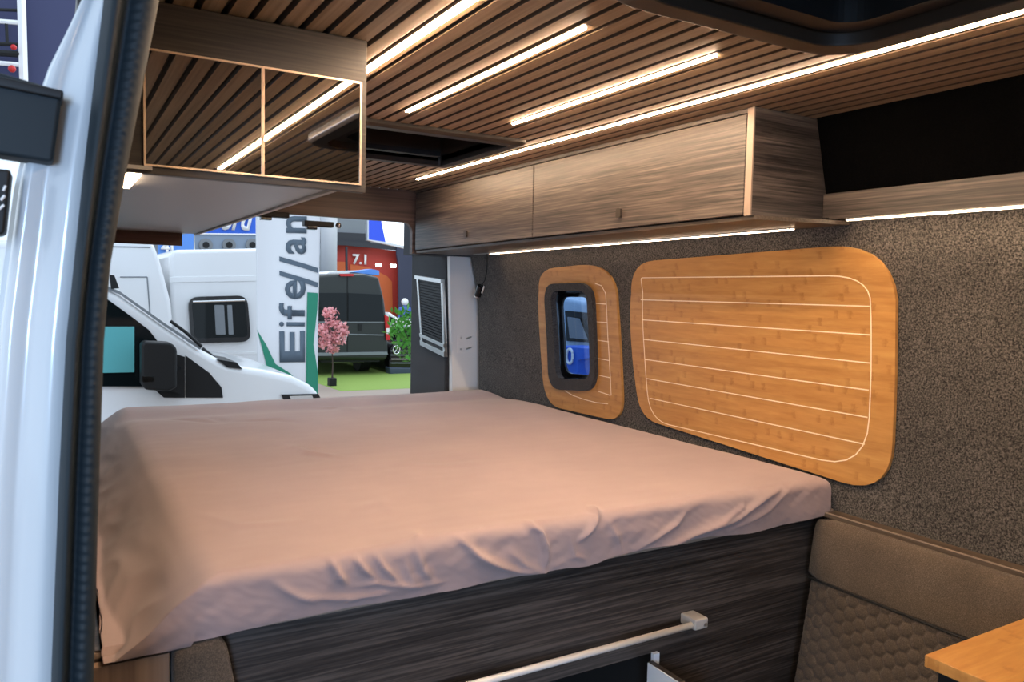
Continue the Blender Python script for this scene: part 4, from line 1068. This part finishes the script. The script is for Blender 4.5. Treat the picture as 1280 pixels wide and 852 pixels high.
# --- white car behind
YW = 22.6
wc = thing('car', 'white car partly seen behind the dark van and the green plant', 'car', (yy(YW, 500, 420).x+.5, YW+2, G0))
bm = BM(); prism(bm, P2(YW, [(483, 436), (483, 400), (486, 389), (496, 396), (512, 400), (540, 402), (540, 436)]), (0, 4, 0)); obj('body', bm, M['paint2'], wc, bevel=.08, seg=3)
bm = BM(); prism(bm, P2(YW-.03, [(487, 395), (494, 398), (495, 404), (487, 402)]), (0, .05, 0)); obj('windscreen', bm, M['glass_dark'], wc)
for px in (492, 530):
    x = yy(YW, px, 440).x; bm = BM(); cyl(bm, (x, YW+.3, G0+.33), (x, YW+.5, G0+.33), .33, 20); obj('wheel', bm, M['blackp'], wc)
# --- distant person
YPn = 26.6
pp = yy(YPn, 506, 380)
per = thing('person', 'distant person with pale cap and blue shirt standing behind the white car', 'person', (pp.x, YPn, G0))
hd = yy(YPn, 504.6, 377)
bm = BM(); me_ = bpy.data.meshes.new('b')
H = hd.z+.10-G0
sk = [((0, 0, .52*H), .13), ((0, 0, .62*H), .12), ((0, 0, .76*H), .16), ((0, 0, .83*H), .07), ((0, 0, .87*H), .06), ((0, 0, .93*H), .10), ((0, 0, .985*H), .08),
      ((-.19, 0, .80*H), .065), ((-.24, 0, .62*H), .05), ((-.22, -.08, .47*H), .035), ((.19, 0, .80*H), .065), ((.24, 0, .62*H), .05), ((.22, -.08, .47*H), .035),
      ((-.09, 0, .48*H), .10), ((-.10, 0, .27*H), .07), ((-.10, .02, .04*H), .045), ((-.10, -.12, .02*H), .04), ((.09, 0, .48*H), .10), ((.10, 0, .27*H), .07), ((.10, .02, .04*H), .045), ((.10, -.12, .02*H), .04)]
ed = [(0, 1), (1, 2), (2, 3), (3, 4), (4, 5), (5, 6), (2, 7), (7, 8), (8, 9), (2, 10), (10, 11), (11, 12), (0, 13), (13, 14), (14, 15), (15, 16), (0, 17), (17, 18), (18, 19), (19, 20)]
bm.free(); me_.from_pydata([p for p, _ in sk], ed, []); bo = bpy.data.objects.new('body', me_); C.objects.link(bo); bo.parent = per
me_.materials.append(M['bluecloth']); ms = bo.modifiers.new('s', 'SKIN'); bo.modifiers.new('u', 'SUBSURF').levels = 1
for i, (_, r) in enumerate(sk): me_.skin_vertices[0].data[i].radius = (r, r*.75 if i < 4 else r)
me_.skin_vertices[0].data[0].use_root = True
bm = BM(); bmesh.ops.create_uvsphere(bm, u_segments=14, v_segments=8, radius=.135, matrix=Matrix.Translation(Vector((pp.x, YPn, G0+.94*H)))); obj('cap', bm, M['white'], per, smooth=True)

# --- hall structures
YR = 28.
def wallp(name, px, m, Y, t=.1):
    bm = BM(); prism(bm, P2(Y, px), (0, t, 0)); o = obj(name, bm, m); tag(o, kind='structure'); return o
wl = BM(); prism(wl, P2(YR, [(330, 306), (432, 306), (520, 316), (540, 316), (540, 470), (330, 470)]), (0, .2, 0)); tag(obj('wall_red', wl, M['redwall']), kind='structure')
bm = BM(); prism(bm, P2(YR-.05, [(395, 326), (434, 327), (434, 470), (395, 470)]), (0, .04, 0)); prism(bm, P2(YR-.05, [(438, 330), (462, 334), (484, 345), (490, 352), (493, 470), (438, 470)]), (0, .04, 0)); tag(obj('trim_7', bm, M['orangewall']), kind='structure')
wallp('beam', [(330, 296), (432, 301), (520, 308), (520, 315), (432, 306.5), (330, 303)], M['darkhall'], YR-.4)
wallp('wall_upper', [(120, 240), (560, 240), (560, 316), (432, 304), (120, 298)], M['greyhall'], YR-.1)
wallp('trim_8', [(384, 288), (463, 292), (463, 306), (384, 301)], M['darkhall'], YR-.3)
wallp('trim_9', [(496, 306), (545, 306), (545, 470), (499, 470), (498, 330), (496, 318)], mat('hall_navy', (.035, .04, .075), .6), YR-.5)
wallp('wall_far', [(-260, 306), (410, 304), (410, 500), (-260, 500)], M['greyhall'], YR-.2)
wallp('trim_10', [(432.5, 308), (434.5, 308), (436, 460), (433.5, 460)], M['darkhall'], YR-.6)
sg = thing('hall_sign', 'white hall number 7.1 on the red wall', 'sign', tuple(yy(YR-.1, 450, 345)))
a, b = yy(YR-.1, 440.5, 330), yy(YR-.1, 458, 318)
textmesh('digits', '7.1', M['white'], sg, (a.x, YR-.1, a.z), (1, 0, 0), (0, 0, 1), b.x-a.x, b.z-a.z, .02, 0, .03)
for i, (px, py) in enumerate(((474, 331), (492, 332))):
    p = yy(YR-1, px, py); bm = BM(); box(bm, (p.x-.1, YR-1, p.z-.06), (p.x+.1, YR-.9, p.z+.06)); o = obj('wall_lamp', bm, M['spot'], origin=(p.x, YR-1, p.z)); tag(o, ['small bright lamp on the red hall wall, right of the number', 'small bright lamp at the right edge of the red hall wall'][i], 'lamp')
cl = BM(); x0 = yy(22, 401, 300).x; x1 = yy(22, 421, 300).x; cyl(cl, ((x0+x1)/2, 22, G0), ((x0+x1)/2, 22, 3.2), (x1-x0)/2, 32)
tag(obj('column', cl, M['column'], smooth=True), kind='structure')
# big screen
sc_ = thing('screen', 'large lit screen, blue on the left and white on the right, under hall roof', 'screen', tuple(yy(19, 485, 305)))
bm = BM(); prism(bm, P2(19, [(459.5, 262), (560, 262), (560, 322), (459.5, 300)]), (0, .15, 0)); obj('casing', bm, M['metal'], sc_)
bm = BM(); prism(bm, P2(18.98, [(461.5, 263), (474, 263), (482, 302), (461.5, 299)]), (0, .02, 0)); obj('blue_field', bm, M['screen_blue'], sc_)
bm = BM(); prism(bm, P2(18.98, [(474, 263), (560, 263), (560, 318), (482, 302)]), (0, .02, 0)); obj('white_field', bm, M['screen_white'], sc_)
p = yy(19.05, 557, 300); bm = BM(); tube(bm, [(p.x, 19.2, G0), (p.x, 19.2, p.z)], .05, 10); obj('post', bm, M['metal'], sc_)
# Ford board, speakers, small board
fb = thing('signboard', 'blue advertising board with white Ford lettering above the white vans', 'signboard', tuple(yy(20, 270, 290)))
bm = BM(); prism(bm, P2(20, [(233, 250), (400, 250), (400, 293), (238, 291), (233, 292)]), (0, .2, 0)); obj('board', bm, M['blue'], fb)
a = yy(19.97, 262, 287); b = yy(19.97, 318, 262); textmesh('lettering', 'Ford', M['white'], fb, (a.x, 19.97, a.z), (1, 0, .03), (.0, 0, 1), b.x-a.x, b.z-a.z, .02, .35, .03)
spk = thing('loudspeaker_wall', 'grey blue panel with round loudspeakers under the Ford board', 'loudspeakers', tuple(yy(19.9, 280, 312)))
bm = BM(); prism(bm, P2(19.95, [(243, 292), (400, 293), (400, 318), (243, 318)]), (0, .2, 0)); obj('panel', bm, mat('speaker_panel', (.25, .32, .42), .5), spk)
bm = BM(); tube(bm, P2(19.9, [(243, 318), (243, 292), (400, 293.5)]), .02, 6); obj('white_edge', bm, M['white'], spk)
for px in (257, 286, 315):
    p = yy(19.93, px, 306); bm = BM(); cyl(bm, p, p-Vector((0, .06, 0)), .155, 24); s_ = obj('speaker_ring', bm, M['greyhall'], spk); bm = BM(); cyl(bm, p-Vector((0, .06, 0)), p-Vector((0, .08, 0)), .075, 20); obj('speaker_cone', bm, M['blackp'], s_)
b4 = thing('signboard', 'small pale blue board with white 4L lettering above the tall white van', 'signboard', tuple(yy(17, 215, 318)))
bm = BM(); prism(bm, P2(17, [(198, 296), (242, 291), (242, 330), (198, 330)]), (0, .15, 0)); obj('board', bm, M['blue2'], b4)
p = yy(17, 220, 320); bm = BM(); tube(bm, [(p.x, 17.2, G0), (p.x, 17.2, p.z)], .05, 10); obj('post', bm, M['metal'], b4)
a = yy(16.97, 201, 316); b = yy(16.97, 223, 302); textmesh('lettering', '4L', M['white'], b4, (a.x, 16.97, a.z), (1, 0, 0), (0, 0, 1), b.x-a.x, b.z-a.z, .02, 0, .03)
# hall roof truss seen above the body side
YH = 12.
ht = thing('hall_truss', 'white roof truss with dark panels seen beyond the door opening, upper left', 'truss', tuple(yy(YH, 10, 90)))
bm = BM()
def bar(a, b, r=.05): tube(bm, [yy(YH, *a), yy(YH, *b)], r, 6)
bar((25, -60), (30, 110), .055); bar((-60, 22), (32, 29), .03); bar((-60, 74), (26, 81), .03); 
obj('frame', bm, M['white'], ht)
bm = BM(); prism(bm, P2(YH+.3, [(-90, -80), (110, -80), (110, 100), (-90, 130)]), (0, .1, 0)); obj('panel', bm, mat('truss_navy', (.03, .035, .10), .5), ht)
bm = BM(); bar((-60, 52), (24, 56), .025); bar((-60, 62), (24, 68), .04); bar((8, 30), (9, 56), .02); bar((-60, 10), (24, 13), .02); obj('cross_bar', bm, M['blackp'], ht)
bm = BM(); p = yy(YH-.1, 17, 59); bmesh.ops.create_uvsphere(bm, u_segments=12, v_segments=8, radius=.035, matrix=Matrix.Translation(p)); obj('stage_lamp', bm, M['red'], ht); bm = BM(); p = yy(YH-.1, 15, 86); bmesh.ops.create_uvsphere(bm, u_segments=12, v_segments=8, radius=.045, matrix=Matrix.Translation(p)); obj('stage_lamp', bm, M['red'], ht)

# --- things seen through the side window
def W8(X, px, py): return on(0, X, px, py)
wv = thing('van', 'pale van with a windscreen seen through the small side window', 'van', tuple(Vector((5.6, W8(5.2, 720, 400).y, G0))))
bm = BM(); prism(bm, [W8(5.2, *q) for q in ((640, 372), (700, 370), (745, 378), (752, 405), (754, 440), (640, 438))], (2, 0, 0)); obj('body', bm, mat('pale_blue_paint', (.35, .48, .62), .3), wv, bevel=.06)
bm = BM(); prism(bm, [W8(5.17, *q) for q in ((706, 388), (738, 391), (741, 428), (708, 426))], (.05, 0, 0)); obj('windscreen', bm, M['glass_dark'], wv)
bm = BM(); prism(bm, [W8(5.12, *q) for q in ((709, 396), (722, 398), (732, 424), (712, 422))], (.03, 0, 0)); obj('reflection_board', bm, M['greyhall'], wv)
bm = BM(); prism(bm, [W8(5.3, *q) for q in ((640, 436), (756, 436), (756, 540), (640, 540))], (1.5, 0, 0)); obj('lower_body', bm, M['darkhall'], wv, bevel=.05)
bcar = thing('vehicle', 'bright blue counter with a white ring seen through the small side window', 'vehicle', tuple(W8(4.6, 715, 480)))  # simple stand-in for a blue car door with a ring logo
bm = BM(); prism(bm, [W8(4.6, *q) for q in ((690, 432), (742, 436), (742, 446), (722, 450), (722, 480), (690, 480))], (.4, 0, 0)); obj('front', bm, M['blue'], bcar)
c_ = W8(4.58, 712, 445); bm = BM(); tube(bm, [c_+Vector((0, .055*math.cos(a*PI/10), .075*math.sin(a*PI/10))) for a in range(21)], .014, 6, cap=False); obj('ring_mark', bm, M['white'], bcar)
bm = BM(); prism(bm, [W8(4.6, *q) for q in ((738, 396), (741, 396), (742, 432), (739, 432))], (.03, 0, 0)); obj('white_post', bm, M['white'], bcar)
bm = BM(); prism(bm, [W8(4.62, *q) for q in ((690, 470), (760, 470), (760, 478), (690, 478))], (.3, 0, 0)); tube(bm, [Vector((4.9, c_.y, G0)), Vector((4.9, c_.y, c_.z-.2))], .1, 10); obj('base', bm, M['metal'], bcar)

# ================================================================== light
sc = bpy.context.scene
w = bpy.data.worlds.new('hall_light'); sc.world = w; w.use_nodes = True
bg = w.node_tree.nodes['Background']; bg.inputs[0].default_value = (.70, .84, 1., 1); bg.inputs[1].default_value = 1.45
def area(name, loc, rot, sx, sy, power, col):
    l = bpy.data.lights.new(name, 'AREA'); l.shape = 'RECTANGLE'; l.size = sx; l.size_y = sy; l.energy = power; l.color = col
    o = bpy.data.objects.new(name, l); C.objects.link(o); o.location = Vector(loc)+Vector((0, 0, ZUP)); o.rotation_euler = rot; return o
area('hall_area_light', (4, 11, 6), (0, 0, 0), 5, 5, 260, (.9, .95, 1.))
area('hall_area_light', (-1.25, -3.3, .10), (math.radians(88), 0, math.radians(-26)), .9, .9, 130, (.42, .64, 1.))  # added low cool light, brightens and blues the sheet's front drop
area('hall_area_light', (8, 20, 7), (0, 0, 0), 6, 6, 420, (.95, .97, 1.))

cam = bpy.data.cameras.new('camera'); co = bpy.data.objects.new('camera', cam); C.objects.link(co)
cam.sensor_fit = 'HORIZONTAL'; cam.sensor_width = 36; cam.lens = FPX*36/1280; cam.clip_start = .02; cam.clip_end = 200
mw = Matrix((RT, UP, -FW)).transposed().to_4x4(); mw.translation = Vector((0, 0, ZUP)); co.matrix_world = mw
cam.dof.use_dof = True; cam.dof.focus_distance = 3.0; cam.dof.aperture_fstop = 11.0
sc.camera = co
sc.view_settings.view_transform = 'Standard'; sc.view_settings.look = 'None'; sc.view_settings.gamma = 1; sc.view_settings.exposure = 0.0
sc.view_settings.use_curve_mapping = False
for o in bpy.data.objects:
    if '_base' in o: del o['_base']
